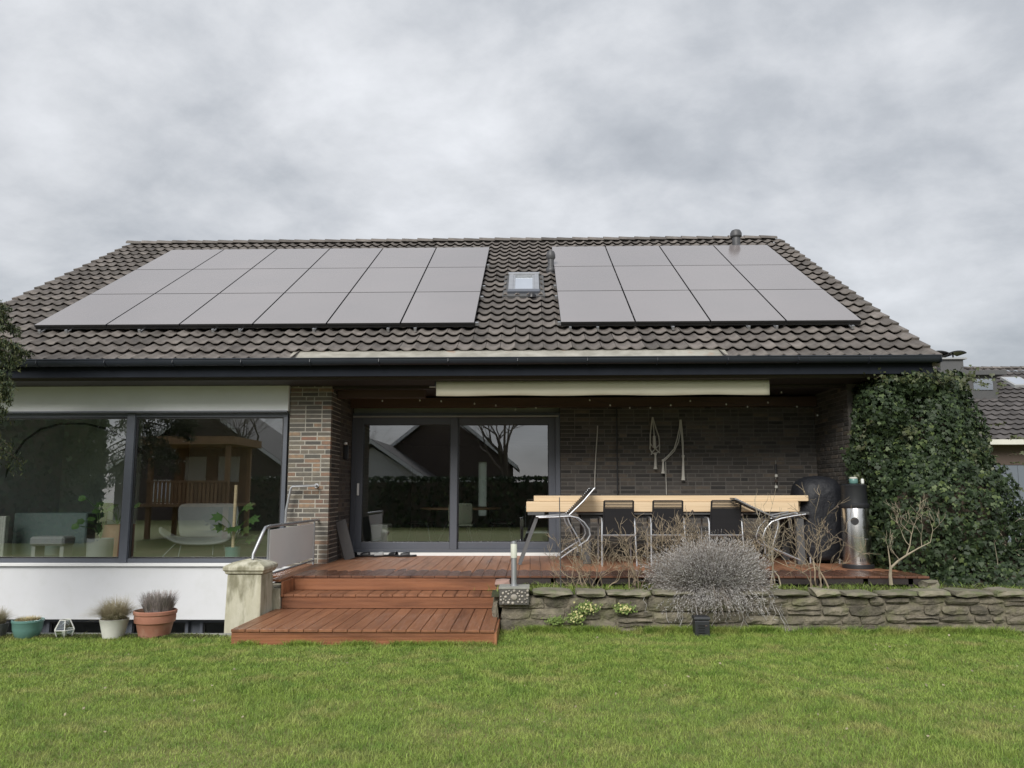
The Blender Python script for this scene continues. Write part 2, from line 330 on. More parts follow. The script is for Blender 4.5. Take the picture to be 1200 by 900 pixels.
M['bulb'] = mat('bulb_glass', (.75, .76, .74), .15, .1, bump=0, spec=.8)
M['blackplastic'] = mat('black_plastic', (.018, .02, .023), .45, .1, (.03, .03, .033), 6, .4, .1, 80)
M['chairmesh'] = mat('chair_slat', (.017, .018, .021), .5, .05, bump=0)
M['cover'] = mat('barbecue_cover', (.009, .010, .014), .6, 0, (.014, .016, .02), 4, .5, .6, 9, bdist=.04)
M['olive'] = mat('olive_shell', (.30, .32, .24), .5, 0, bump=0)
M['pebble'] = mat('pebble', (.40, .37, .32), .7, .35, (.25, .22, .18), 30, .5, .1, 60)
M['pebblemortar'] = mat('pebble_concrete', (.10, .095, .085), .9, 0, (.07, .065, .06), 20, .5, .6, 80)
M['pinkstone'] = mat('pink_stone', (.34, .22, .18), .85, .1, (.22, .15, .13), 9, .5, .4, 40)
M['lampglow'] = mat('opal_plastic', (.74, .76, .66), .5, 0, bump=0, trans=.3)
M['nbgrey'] = mat('blue_grey_render', (.14, .16, .19), .8, 0, (.12, .14, .17), 1, .5, .05, 60)
M['nbbrick'] = mat('neighbour_brick', (.085, .062, .052), .9, .2, (.09, .07, .06), 20, .5, .2, 60)
M['white_paint'] = mat('white_paint', (.72, .73, .72), .6, 0, bump=0)
M['wood_brown'] = mat('weathered_larch', (.36, .22, .12), .8, .2, (.22, .13, .07), 4, .6, .3, 40)
M['housewhite'] = mat('far_white_render', (.62, .62, .60), .9, 0, bump=0)
M['skyl'] = glass('skylight_glass', (.8, .8, .8), 5, .3)
M['moss'] = mat('moss', (.075, .10, .03), .95, .35, (.15, .12, .06), 12, .6, .5, 60, trans=.15)
# ------------------------------------------------------------------ ground
b = MB()
b.add([(-90, -90, 0), (90, -90, 0), (90, 8.70, 0), (-90, 8.70, 0)], [(0, 1, 2, 3)])
b.build('lawn', M['lawn'], kind='structure', label='green lawn in front of the house')
b = MB()
b.add([(-.36, 8.704, -.004), (5.9, 8.704, -.004), (5.9, 10.3, -.004), (-.36, 10.3, -.004)], [(0, 1, 2, 3)])
b.add([(5.9, 8.704, -.004), (90, 8.704, -.004), (90, 200, -.004), (5.9, 200, -.004)], [(0, 1, 2, 3)])
b.add([(-90, 23.3, -.004), (5.9, 23.3, -.004), (5.9, 200, -.004), (-90, 200, -.004)], [(0, 1, 2, 3)])
b.add([(-90, 8.704, -.004), (-10.4, 8.704, -.004), (-10.4, 23.3, -.004), (-90, 23.3, -.004)], [(0, 1, 2, 3)])
b.build('ground', M['lawn'], kind='structure', label='ground beyond the garden')
b = MB(); b.box(-10.4, -3.1, 8.84, 12.1, -1.45, -1.35); b.build('lightwell_floor', M['curb'], kind='structure', label='concrete floor of the sunken lightwell')
b = MB(); b.box(-10.4, -3.06, 8.71, 8.84, -1.4, .015); b.box(-10.5, -10.4, 8.71, 23.3, -1.4, .0); b.build('lightwell_edging', M['curb'], kind='structure', label='narrow concrete edging along the sunken lightwell')
b = MB()  # soil bed: bumpy sheet
nx, ny = 90, 10; vs = []; fs = []
for j in range(ny):
    for i in range(nx):
        x = -.45+i*6.8/(nx-1); y = 9.22+j*1.3/(ny-1)
        vs.append((x, y, .36+.03*math.sin(x*5.1+y*7)+.025*random.random()-.05*(j/ny)))
for j in range(ny-1):
    for i in range(nx-1): fs.append((j*nx+i, j*nx+i+1, (j+1)*nx+i+1, (j+1)*nx+i))
b.add(vs, fs); b.build('soil_bed', M['soil'], kind='structure', smooth='all', label='mossy soil of the raised bed behind the stone wall')

# ------------------------------------------------------------------ house
HX0, HX1 = -8.95, 4.98
RP = .5281; CR, SR = math.cos(RP), math.sin(RP)
EY, EZ = 11.0, 3.385         # tile plane at the eave
RS = 7.62                    # slope length
def slope(x, s, h=0): return Vector((x, EY+s*CR-h*SR, EZ+s*SR+h*CR))
house = empty('house', (-3.3, 13.0, 0), 'brick bungalow with a dark tiled roof, white bay front and sliding terrace door', 'house')
def part(mb, name, m, par=None, **k): return mb.build(name, M[m], par or house, **k)
# roof deck (closed wedge, slab both sides) 
RX0, RX1 = -9.25, 5.62
b = MB()
yR, zR = slope(0, RS)[1], slope(0, RS)[2]
back = [(EY+.05, EZ-.055), (yR-.07, zR-.045-.07*SR/CR), (yR-.07, zR+.02), (yR+.07, zR+.02), (yR+.07, zR-.045-.07*SR/CR), (2*yR-EY-.05, EZ-.055), (2*yR-EY-.05, EZ-.26), (EY+.05+.1, EZ-.26)]
b.prism(back, 'x', RX0+.06, RX1-.08)
roof = part(b, 'roof', 'dark_wood')
# tile mesh: one pan tile, x across (width TW), y up the slope (length TL), z out of the slope
TW, TL = .2085, .3463
def tile_geo(w=TW, l=TL, amp=.025, n=10, over=.05, lip=.013, ends=0):
    vs = []; fs = []
    for j, (y, dz) in enumerate(((-over*.3, .050), (l*.5, .026), (l+over*.4, .0))):
        for i in range(n+1):
            u = i/n
            z = amp*(math.cos(2*math.pi*u)*.8+.2*math.cos(4*math.pi*u)) + dz
            vs.append((u*(w-.003)-w/2, y, z))
    for j in range(2):
        for i in range(n): fs.append((j*(n+1)+i, j*(n+1)+i+1, (j+1)*(n+1)+i+1, (j+1)*(n+1)+i))
    base = len(vs)
    for i in range(n+1): v = vs[i]; vs.append((v[0], v[1]+.004, v[2]-lip))
    for i in range(n): fs.append((i, base+i, base+i+1, i+1))
    return vs, fs
tv, tf = tile_geo()
tme = bpy.data.meshes.new('roof_tile'); tme.from_pydata(tv, [], tf); tme.materials.append(M['tile'])
tme.shade_smooth()
NC = 71; NR = 22
TX0 = RX1-NC*TW
spare = []; indiv = 0
for r in range(NR):
    for c in range(NC):
        x = TX0+(c+.5)*TW; s = r*TL-.02
        X = x
        if r == 0 and -3.44 < X < 2.80: continue                      # flashing strip replaces the first course
        if -.42 < X < .21 and 2.12+1.14 < s+.1 < 3.2+1.14: continue       # skylight opening
        p = slope(x, s, 0)
        j = (random.uniform(-.004, .004), random.uniform(-.006, .006))
        if indiv < 290 and r < 5 and (r < 4 or indiv < 290):
            inst(tme, 'roof_tile', p+Vector((j[0], 0, 0)), roof, (RP+random.uniform(-.006, .006), 0, random.uniform(-.008, .008))); indiv += 1
        else: spare.append((p[0]+j[0], p[1], p[2], random.uniform(-.006, .006)))
def tile_field(name, pts, geo, rp, m, par):
    v0 = np.array(geo[0]); f0 = np.array(geo[1]); k = len(v0)
    V = []; F = []
    for i, (x, y, z, d) in enumerate(pts):
        c, s = math.cos(rp+d), math.sin(rp+d)
        V.append(np.stack([v0[:, 0]+x, v0[:, 1]*c-v0[:, 2]*s+y, v0[:, 1]*s+v0[:, 2]*c+z], 1)); F.append(f0+i*k)
    V = np.concatenate(V); F = np.concatenate(F)
    return npobj(name, V, F, M[m], par, tuple(V.min(0)), kind='stuff', smooth=True)
tile_field('roof_tiles', spare, (tv, tf), RP, 'tile', roof)
# verge tiles on both rakes
for sx, xx in ((1, RX1), (-1, TX0)):
    vb = MB(); 
    vb.prism([(-.02, -.12), (TL+.03, -.14), (TL+.03, .02), (-.02, .062)], 'x', -.055, .055)
    vme = vb.build('verge_tile', M['tile'], bevel=0); me = vme.data; WL.pop(vme.name, None); c0 = Vector(vme.location); bpy.data.objects.remove(vme)
    for r in range(NR):
        p = slope(xx+sx*.035, r*TL-.02, 0)
        off = Matrix.Rotation(RP, 3, 'X') @ c0
        inst(me, 'verge_tile', p+off, roof, (RP, 0, 0))
# ridge tiles
rb = MB(); rn = 8; vs = []
for (x, r, dz) in ((0, .135, .0), (.385, .118, -.004)):
    for k in range(rn+1):
        a = math.pi*k/rn; vs.append((x, -math.cos(a)*r, math.sin(a)*r*.72+dz))
    for k in range(rn+1):
        a = math.pi*k/rn; vs.append((x, -math.cos(a)*(r-.018), math.sin(a)*(r-.018)*.72+dz))
q = rn+1
fs = [(k, k+1, 2*q+k+1, 2*q+k) for k in range(rn)]+[(q+k, 3*q+k, 3*q+k+1, q+k+1) for k in range(rn)]+[(k, q+k, q+k+1, k+1) for k in range(rn)]+[(2*q+k, 2*q+k+1, 3*q+k+1, 3*q+k) for k in range(rn)]
rb.add(vs, fs); t_ = rb.build('ridge_tile', M['tile'], origin=(0, 0, 0), smooth=True); rme = t_.data; bpy.data.objects.remove(t_)
x = RX1-.28; i = 0
while x > TX0-.05:
    inst(rme, 'ridge_tile', (x-.10, yR, zR+.005+random.uniform(-.004, .004)), roof, (0, R(1.2), random.uniform(-.01, .01))); x -= .355
# eave: flashing strip, gutter, fascia boards, soffit
b = MB()
p0, p1 = slope(0, -.02, .018), slope(0, TL+.02, .012)
b.prism([(p0[1], p0[2]), (p1[1], p1[2]), (p1[1]+.01, p1[2]-.02), (p0[1]+.01, p0[2]-.03)], 'x', -3.44, 2.80)
part(b, 'eave_flashing', 'flashing')
b = MB()
gp = []
for k in range(13):
    a = math.pi*(k/12); gp.append((10.93-math.cos(a)*.068, 3.385-math.sin(a)*.085))
gi = [(10.93+(y-10.93)*.92, 3.385+(z-3.385)*.92) for y, z in gp][::-1]
gx0, gx1 = -9.2, 5.66
n_ = len(gp)+len(gi)
b.prism(gp+gi, 'x', gx0, gx1)
b.tube([(gx0, 10.862, 3.39), (gx1, 10.862, 3.39)], .011, 6)
b.box(gx1-.004, gx1+.004, 10.86, 11.0, 3.30, 3.39)
gut = part(b, 'gutter', 'gutter')
for k in range(16):
    bb = MB(); xx = -8.9+k*.97; bb.tube([(xx, 10.862, 3.392), (xx, 10.853, 3.34), (xx, 10.90, 3.292), (xx, 10.96, 3.295), (xx, 11.0, 3.34)], .006, 4); bb.build('gutter_bracket', M['gutter'], gut)
b = MB(); b.box(RX0, RX1-.02, 11.02, 11.05, 3.16, 3.335); part(b, 'fascia_board', 'navy')
b = MB(); b.box(RX1-.02, RX1+.005, 11.05, 11.8, 3.14, 3.36); b.box(4.99, RX1-.025, 11.80, 11.83, 3.14, 3.5); part(b, 'verge_board', 'navy')
# soffit boards (run along the eave)
sme = MB().box(-7.43, 7.43, 0, .118, 0, .02).build('soffit_board', M['dark_wood'], origin=(0, 0, 0)); smd = sme.data; bpy.data.objects.remove(sme)
for k in range(6): inst(smd, 'soffit_board', ((RX0+RX1)/2, 11.055+k*.122, 3.165), house)
# bay: fascia render, window wall, sill
b = MB(); b.box(HX0, -3.63, 11.74, 11.95, 2.745, 3.16); b.build('bay_fascia', M['fascia'], house, bevel=.006)
b = MB(); b.box(HX0, -3.10, 11.74, 11.95, -.30, .455); b.build('bay_parapet', M['render'], house, bevel=.006, label='white rendered wall below the bay window')
b = MB(); b.box(HX0, -3.64, 11.69, 11.90, .463, .505); b.build('window_sill', M['white_paint'], house, bevel=.004)
b = MB(); b.box(HX0, -3.63, 11.69, 11.735, 2.722, 2.745); part(b, 'drip_edge', 'dark_frame')
def window(name, x0, x1, z0, z1, y, fw=.06, parent=None, pane='glass', mt='dark_frame', inner=.022):
    b = MB()
    for a0, a1, c0, c1 in ((x0, x1, z0, z0+fw), (x0, x1, z1-fw, z1), (x0, x0+fw, z0+fw, z1-fw), (x1-fw, x1, z0+fw, z1-fw)): b.box(a0, a1, y, y+.07, c0, c1)
    f = b.build(name, M[mt], parent or house, bevel=.004)
    b = MB(); 
    for a0, a1, c0, c1 in ((x0+fw, x1-fw, z0+fw, z0+fw+inner), (x0+fw, x1-fw, z1-fw-inner, z1-fw), (x0+fw, x0+fw+inner, z0+fw+inner, z1-fw-inner), (x1-fw-inner, x1-fw, z0+fw+inner, z1-fw-inner)): b.box(a0, a1, y+.022, y+.06, c0, c1)
    b.build('glazing_bead', M['black_metal'], f)
    b = MB(); b.box(x0+fw+inner*.5, x1-fw-inner*.5, y+.040, y+.043, z0+fw+inner*.5, z1-fw-inner*.5); b.v = b.v; 
    # single sheet pane
    b = MB(); yy = y+.041; b.add([(x0+fw+.004, yy, z0+fw+.004), (x1-fw-.004, yy, z0+fw+.004), (x1-fw-.004, yy, z1-fw-.004), (x0+fw+.004, yy, z1-fw-.004)], [(0, 1, 2, 3)])
    b.build('pane', M[pane], f); return f
window('window', -8.8, -6.02, .506, 2.72, 11.79)
window('window', -6.01, -3.645, .506, 2.72, 11.79)
b = MB(); b.box(-6.075, -5.955, 11.765, 11.788, .507, 2.72); b.build('mullion', M['dark_frame'], house, bevel=.004)
# basement windows under the bay
b = MB(); b.box(HX0, -3.1, 12.0, 12.3, -1.4, -.301); part(b, 'basement_wall', 'dark_frame')
bx = [(-8.8, -8.45), (-8.35, -7.3), (-7.17, -6.10), (-5.93, -5.05), (-4.88, -4.02), (-3.86, -3.2)]
for a0, a1 in bx: window('basement_window', a0, a1, -1.15, -.32, 11.925, fw=.045, pane='glass_dark')
# walls
def wallbox(name, x0, x1, y0, y1, z0, z1, m='inwall', lab=None): b = MB(); b.box(x0, x1, y0, y1, z0, z1); return part(b, name, m, label=lab)
wallbox('side_wall', HX0-.25, HX0, 11.74, 23.3, -1.4, 3.2, 'render')
wallbox('side_wall', 4.99, 5.2, 13.46, 23.3, 0, 3.3, 'brick_shaded')
SLX0, SLX1, SLZ0, SLZ1 = -1.51, -1.27, .85, 2.40   # slit window in the rear wall of the dining room
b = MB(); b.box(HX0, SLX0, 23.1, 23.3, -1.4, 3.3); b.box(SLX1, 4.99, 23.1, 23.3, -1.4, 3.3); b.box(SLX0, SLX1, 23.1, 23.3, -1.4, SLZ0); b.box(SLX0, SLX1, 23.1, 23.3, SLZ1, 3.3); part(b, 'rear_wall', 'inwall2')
b = MB(); b.box(SLX0, SLX1, 23.18, 23.20, SLZ0, SLZ1); part(b, 'frosted_window', 'frost')
wallbox('partition_wall', -3.62, -3.45, 12.42, 23.09, .3, 2.95)
wallbox('partition_wall', HX0, -7.5, 15.0, 15.15, .42, 2.95)
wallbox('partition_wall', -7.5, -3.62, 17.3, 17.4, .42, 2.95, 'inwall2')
wallbox('floor_slab', HX0, -3.46, 11.96, 23.09, .33, .42, 'infloor')
wallbox('floor_slab', -3.44, 4.98, 13.36, 23.09, .35, .50, 'infloor')
wallbox('ceiling', HX0, -3.64, 11.96, 23.09, 2.95, 3.05, 'offwhite')
wallbox('ceiling', -3.44, 4.98, 13.46, 23.09, 2.86, 3.00, 'offwhite')
# --- brickwork
CH = .0667; BH = .0535
def brick_mesh(name, l, m, h=BH, d=.105, bev=.005):
    b = MB(); b.cbox(-l/2, l/2, 0, d, 0, h, bev); o = b.build(name, M[m], origin=(0, 0, 0)); me = o.data; bpy.data.objects.remove(o); return me
BM = {(k, m): brick_mesh('brick', k, m) for k in (.235, .112) for m in ('brick', 'brick_shaded')}
def course(x0, x1, row, jog=None):
    """stretchers and headers filling x0..x1, irregular bond"""
    res = []; x = x0; first = True
    while x < x1-.03:
        if first: l = random.choice((.235, .112, .172)) if row % 2 else random.choice((.235, .235, .172))
        else: l = .235 if random.random() < .72 else .112
        first = False
        if x+l > x1-.05: l = x1-x
        res.append((x+l/2, l)); x += l+.012
    return res
def cboxmesh_np(l, h, d, bev): 
    b = MB(); b.cbox(-l/2, l/2, 0, d, 0, h, bev); return b
pier_bricks = []; 
b = MB(); b.box(-3.615, -2.995, 11.804, 12.41, .34, 3.16); pier = part(b, 'brick_pier', 'mortar', label='brick pier between the bay window and the terrace')
b = MB(); b.box(-3.19, -2.995, 12.41, 13.36, .34, 3.16); sidew = part(b, 'terrace_side_wall', 'mortar_shaded')
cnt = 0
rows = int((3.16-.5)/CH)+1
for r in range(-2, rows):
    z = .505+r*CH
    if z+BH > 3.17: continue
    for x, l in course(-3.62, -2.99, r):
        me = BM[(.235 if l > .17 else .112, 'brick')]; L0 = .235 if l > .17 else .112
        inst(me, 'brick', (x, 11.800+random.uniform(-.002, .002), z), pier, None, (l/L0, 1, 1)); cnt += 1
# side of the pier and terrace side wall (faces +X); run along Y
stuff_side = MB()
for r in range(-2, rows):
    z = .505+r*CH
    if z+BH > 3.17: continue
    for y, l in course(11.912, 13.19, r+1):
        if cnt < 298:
            me = BM[(.235 if l > .17 else .112, 'brick_shaded')]; L0 = .235 if l > .17 else .112
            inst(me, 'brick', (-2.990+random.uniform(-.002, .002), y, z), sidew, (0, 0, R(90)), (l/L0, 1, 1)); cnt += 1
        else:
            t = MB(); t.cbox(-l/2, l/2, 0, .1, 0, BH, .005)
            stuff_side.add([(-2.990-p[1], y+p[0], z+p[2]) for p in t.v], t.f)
stuff_side.build('bricks', M['brick_shaded'], sidew, kind='stuff')
# terrace back wall
b = MB(); b.box(.50, 5.0, 13.204, 13.45, .34, 3.16); bw = part(b, 'terrace_back_wall', 'mortar_shaded', label='shaded brick back wall of the covered terrace')
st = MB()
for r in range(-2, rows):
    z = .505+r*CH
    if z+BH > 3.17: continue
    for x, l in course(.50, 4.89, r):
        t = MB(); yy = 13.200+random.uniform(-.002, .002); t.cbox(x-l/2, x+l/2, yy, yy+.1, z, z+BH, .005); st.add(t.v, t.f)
st.build('bricks', M['brick_shaded'], bw, kind='stuff')
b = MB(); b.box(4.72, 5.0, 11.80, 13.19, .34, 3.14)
rw = part(b, 'terrace_right_wall', 'mortar_shaded'); st = MB()
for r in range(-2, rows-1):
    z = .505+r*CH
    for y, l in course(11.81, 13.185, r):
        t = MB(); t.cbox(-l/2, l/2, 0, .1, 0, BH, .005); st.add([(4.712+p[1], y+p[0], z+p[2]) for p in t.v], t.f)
st.build('bricks', M['brick_shaded'], rw, kind='stuff')
# terrace ceiling + beams
cme = MB().box(-2.98, 4.71, 0, .13, 0, .02).build('ceiling_board', M['dark_wood'], origin=(0, 0, 0)); cmd = cme.data; bpy.data.objects.remove(cme)
for k in range(11): inst(cmd, 'ceiling_board', (0, 11.80+k*.1335, 3.12), house)
b = MB(); b.box(-2.985, 4.70, 13.02, 13.19, 2.93, 3.08); part(b, 'wall_beam', 'red_wood', label='reddish brown beam above the sliding door')
b = MB(); b.box(-2.985, -1.62, 12.10, 12.25, 2.98, 3.10); part(b, 'ceiling_beam', 'red_wood')
b = MB(); b.box(-2.985, 4.70, 11.82, 11.98, 2.95+.13, 3.115); part(b, 'ceiling_beam', 'dark_wood')
# --- sliding door
DX0, DX1, DZ0, DZ1 = -2.985, .495, .555, 2.85
b = MB(); b.box(DX0, DX1, 13.17, 13.20, .50, .552); b.build('door_sill', M['white_paint'], house, bevel=.004)
b = MB()
fw = .075
b.box(DX0, DX0+fw, 13.20, 13.34, DZ0, DZ1); b.box(DX1-fw, DX1, 13.20, 13.34, DZ0, DZ1); b.box(DX0+fw, DX1-fw, 13.20, 13.34, DZ1-fw, DZ1); b.box(DX0+fw, DX1-fw, 13.20, 13.34, DZ0, DZ0+.045)
door = b.build('sliding_door', M['dark_frame'], house, bevel=.004, label='wide anthracite sliding door with two glass leaves')
b = MB(); b.box(DX0+.02, DX1-.02, 13.155, 13.198, 2.775, 2.80); b.build('drip_rail', M['grey_metal'], door)
MX = -1.27
def leaf(x0, x1, y, handle):
    f = .115; z0, z1 = DZ0+.046, DZ1-fw-.002
    b = MB()
    b.box(x0, x0+f, y, y+.06, z0, z1); b.box(x1-f, x1, y, y+.06, z0, z1); b.box(x0+f, x1-f, y, y+.06, z0, z0+f); b.box(x0+f, x1-f, y, y+.06, z1-f, z1)
    b.build('leaf_frame', M['dark_frame'], door, bevel=.005)
    b = MB(); g = .012
    for a0, a1, c0, c1 in ((x0+f, x1-f, z0+f, z0+f+g), (x0+f, x1-f, z1-f-g, z1-f), (x0+f, x0+f+g, z0+f+g, z1-f-g), (x1-f-g, x1-f, z0+f+g, z1-f-g)): b.box(a0, a1, y+.02, y+.05, c0, c1)
    b.build('glazing_bead', M['black_metal'], door)
    b = MB(); b.add([(x0+f, y+.035, z0+f), (x1-f, y+.035, z0+f), (x1-f, y+.035, z1-f), (x0+f, y+.035, z1-f)], [(0, 1, 2, 3)]); b.build('pane', M['glass'], door)
leaf(DX0+fw, MX+.055, 13.205, 1); leaf(MX-.05, DX1-fw, 13.27, 0)
b = MB(); b.cbox(DX0+fw+.035, DX0+fw+.065, 13.165, 13.204, 1.48, 1.68, .004); b.build('handle', M['white_paint'], door)
# wall lamp on the pier side
b = MB(); b.cbox(-2.985, -2.92, 12.62, 12.70, 2.05, 2.28, .01); wlp = part(b, 'wall_lamp', 'black_metal'); b = MB(); b.lathe([(.001, 0), (.03, .01), (.03, .04), (.001, .05)], (-2.95, 12.60, 2.28), 10); b.build('sensor', M['bulb'], wlp)
# --- skylight
sk0, sk1 = 2.10+1.14, 3.25+1.14
def sbox(b, x0, x1, s0, s1, h0, h1):
    vs = [slope(x, s, h) for h in (h0, h1) for s in (s0, s1) for x in (x0, x1)]
    return b.add(vs, [(0, 2, 3, 1), (4, 5, 7, 6), (0, 1, 5, 4), (2, 6, 7, 3), (0, 4, 6, 2), (1, 3, 7, 5)])
b = MB(); sx0, sx1 = -.385, .175
sbox(b, sx0, sx0+.085, sk0+.1, sk1, -.08, .085); sbox(b, sx1-.085, sx1, sk0+.1, sk1, -.08, .085); sbox(b, sx0-.02, sx1+.02, sk1, sk1+.10, -.08, .10)
skl = b.build('skylight', M['alu'], house, bevel=.006, label='small roof window between the two solar arrays')
b = MB(); sbox(b, sx0-.01, sx1+.01, sk0-.05, sk0+.099, -.05, .09); b.build('lower_cover', M['dark_frame'], skl, bevel=.01)
b = MB(); sbox(b, sx0+.086, sx1-.086, sk0+.12, sk0+.16, .0, .075); sbox(b, sx0+.086, sx1-.086, sk1-.05, sk1-.001, .0, .075); sbox(b, sx0+.086, sx0+.12, sk0+.16, sk1-.05, .0, .075); sbox(b, sx1-.12, sx1-.086, sk0+.16, sk1-.05, .0, .075); b.build('sash', M['alu'], skl)
b = MB(); b.add([slope(sx0+.12, sk0+.16, .05), slope(sx1-.12, sk0+.16, .05), slope(sx1-.12, sk1-.05, .05), slope(sx0+.12, sk1-.05, .05)], [(0, 1, 2, 3)]); b.build('pane', M['skyl'], skl)
b = MB(); sbox(b, sx0-.1, sx1+.1, sk0-.20, sk0-.02, .0, .044); sbox(b, sx0-.09, sx0-.005, sk0, sk1+.1, -.03, .04); sbox(b, sx1+.005, sx1+.09, sk0, sk1+.1, -.03, .04); b.build('flashing', M['slate'], skl)
b = MB(); sbox(b, sx0+.08, sx1-.08, sk0, sk1, -.08, -.078); b.build('blind', M['white_paint'], skl)
# roof vents
def vent(x, s, h, r, lab):
    p = slope(x, s, .02)
    b = MB(); b.lathe([(r*1.5, -.12), (r*1.35, .0), (r*1.0, .10), (r, .12), (r, h), (r*.98, h+.01)], p, 18)
    o = b.build('roof_vent', M['vent'], house, smooth=True, label=lab)
    b = MB(); b.lathe([(r*1.1, h), (r*1.45, h+.03), (r*1.45, h+.10), (r*1.1, h+.16), (r*.4, h+.185), (.001, h+.19)], p, 18); b.build('vent_cap', M['vent'], o, smooth=True)
    b = MB(); b.lathe([(r*1.52, .0), (r*1.62, .02), (r*1.62, .06), (r*1.3, .09)], p, 18); b.build('vent_collar', M['vent'], o, smooth=True)
vent(.42, 4.75, .26, .062, 'small vent pipe beside the right solar array')
vent(4.47, 6.55, .27, .085, 'taller vent pipe near the right end of the ridge')
b = MB(); p = slope(.04, 2.9, .05); b.lathe([(.075, 0), (.07, .05), (.045, .09), (.001, .1)], p, 12); part(b, 'tile_vent', 'black_metal', smooth=True)

# ------------------------------------------------------------------ solar arrays
PW, PH = 1.134, 1.722
def array(x0, ncol, lab):
    s0 = (11.99-EY)/CR+.085; base = slope(x0, s0, .15)
    a = empty('solar_array', base, lab, 'solar panels', 'solar arrays on the roof')
    fb = MB(); fb.box(0, PW, 0, PH, -.03, -.003)
    o = fb.build('panel_frame', M['black_metal'], origin=(0, 0, 0)); fm = o.data; bpy.data.objects.remove(o)
    gb = MB(); gb.box(.003, PW-.003, .004, PH-.004, -.0028, .0); o = gb.build('solar_panel', M['panel'], origin=(0, 0, 0)); gm = o.data; bpy.data.objects.remove(o)
    for r in range(3):
        for c in range(ncol):
            p = slope(x0+c*(PW+.02), s0+r*(PH+.02), .15)
            q = inst(gm, 'solar_panel', p, a, (RP, 0, 0))
            f = bpy.data.objects.new('panel_frame', fm); COL.objects.link(f); f.parent = q; WL[f.name] = p
    wd = ncol*(PW+.02)
    for r in range(3):
        for k in (.25, .75):
            b = MB(); sbox(b, x0+.01, x0+wd-.03, s0+r*(PH+.02)+PH*k-.02, s0+r*(PH+.02)+PH*k+.02, .075, .118); b.build('mounting_rail', M['alu'], a)
    b = MB(); sbox(b, x0+.0, x0+wd-.02, s0+.015, s0+.025, .072, .119); b.build('edge_shadow_strip', M['black_metal'], a)  # added black strip standing in for the shadow under the panel edge
    k = 0; xx = x0+.14
    while xx < x0+wd-.1:
        b = MB(); sbox(b, xx-.012, xx+.012, s0-.12, s0+.02, .055, .068); sbox(b, xx-.018, xx+.018, s0-.13, s0-.10, .052, .105); b.build('roof_hook', M['alu'], a); xx += (.42, 1.15, 1.15)[k % 3]; k += 1
    for s in (s0+.1, s0+PH*.9, s0+PH*1.3, s0+2.2*PH):
        for xx in ((x0+wd-.01) if ncol == 6 else x0-.045,):
            b = MB(); sbox(b, xx, xx+.05, s, s+.05, .06, .11); b.build('end_clamp', M['alu'], a)
array(-7.765, 6, 'large left solar array of eighteen panels on the tiled roof')
array(-7.765+6*1.154+1.323, 4, 'smaller right solar array of twelve panels on the tiled roof')

# ------------------------------------------------------------------ terrace deck and steps
deck = empty('terrace_deck', (1, 11, .2), 'reddish hardwood terrace deck with broad steps down to the lawn', 'wooden deck')
def board_mesh(l, wd=.143, t=.026, m='deck'):
    b = MB(); b.cbox(-wd/2, wd/2, 0, l, -t, 0, .003); o = b.build('board', M[m], origin=(0, 0, 0)); me = o.data; bpy.data.objects.remove(o); return me
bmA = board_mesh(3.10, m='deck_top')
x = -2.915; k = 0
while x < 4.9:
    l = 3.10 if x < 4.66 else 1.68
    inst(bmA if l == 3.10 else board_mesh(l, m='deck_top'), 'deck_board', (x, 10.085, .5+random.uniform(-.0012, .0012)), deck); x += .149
bmS = board_mesh(2.15)
inst(bmS, 'deck_board', (-3.064, 9.64, .4995), deck)
inst(board_mesh(1.70), 'deck_board', (-3.213, 10.085, .5), deck)
b = MB(); b.box(-3.30, -3.29+.0, 9.66, 11.79, .40, .50); b.build('deck_fascia', M['riser'], deck)
def groove_board(name, x0, x1, y, z0, z1, par, face=-1, m='riser'):
    n = 9; pr = []; h = (z1-z0)
    for i in range(n):
        a = z0+h*i/n; g = .006
        pr += [(y+g, a), (y+g, a+h/n*.22), (y, a+h/n*.3), (y, a+h/n*.92)]
    pr += [(y+.026, z1), (y+.026, z0)]
    b = MB(); b.prism(pr, 'x', x0, x1); return b.build(name, M[m], par)
groove_board('riser_board', -2.985, -.40, 10.10, .325, .472, deck)
groove_board('riser_board', -2.99, -.43, 9.70, .160, .294, deck)
groove_board('riser_board', -3.05, -.37, 8.26, .0, .128, deck)
b = MB(); b.prism([(9.66, .30), (10.09, .30), (10.09, .472), (9.66, .472)], 'x', -2.992, -2.968); b.build('riser_board', M['riser'], deck)
b = MB(); b.box(-.372+.0, -.348, 8.262, 9.72, .0, .128); b.build('riser_board', M['riser'], deck)
b = MB(); b.box(-3.052, -3.028, 8.288, 9.15, .0, .128); b.build('riser_board', M['riser'], deck)
bmT1 = board_mesh(1.475); bmT2 = board_mesh(.43)
x = -2.98
while x < -.38: inst(bmT1, 'tread_board', (x, 8.245, .155+random.uniform(-.001, .001)), deck); x += .1492
x = -2.92
while x < -.45: inst(bmT2, 'tread_board', (x, 9.685, .32+random.uniform(-.001, .001)), deck); x += .1492
# black sheet put in for the shadow gap under the deck front; joists, substructure
b = MB(); b.box(-.40, 4.9, 10.20, 10.24, .02, .47); b.build('gap_shade_sheet', M['black_metal'], deck)
b = MB()
for xx in np.arange(-.3, 4.9, .55): b.box(xx, xx+.06, 10.10, 10.19, .33, .472)
b.build('joists', M['dark_wood'], deck)
b = MB(); b.box(-.44, 4.93, 10.10, 10.125, .40, .473); b.build('edge_joist', M['dark_wood'], deck)
b = MB(); b.box(-3.2, 4.9, 13.12, 13.165, .3, .47); b.box(-3.0, -.42, 10.13, 10.19, .0, .47); b.box(-3.0, -.40, 8.3, 9.69, .02, .125); b.box(-3.0, -.44, 9.73, 10.09, .02, .29); b.build('substructure', M['black_metal'], deck)

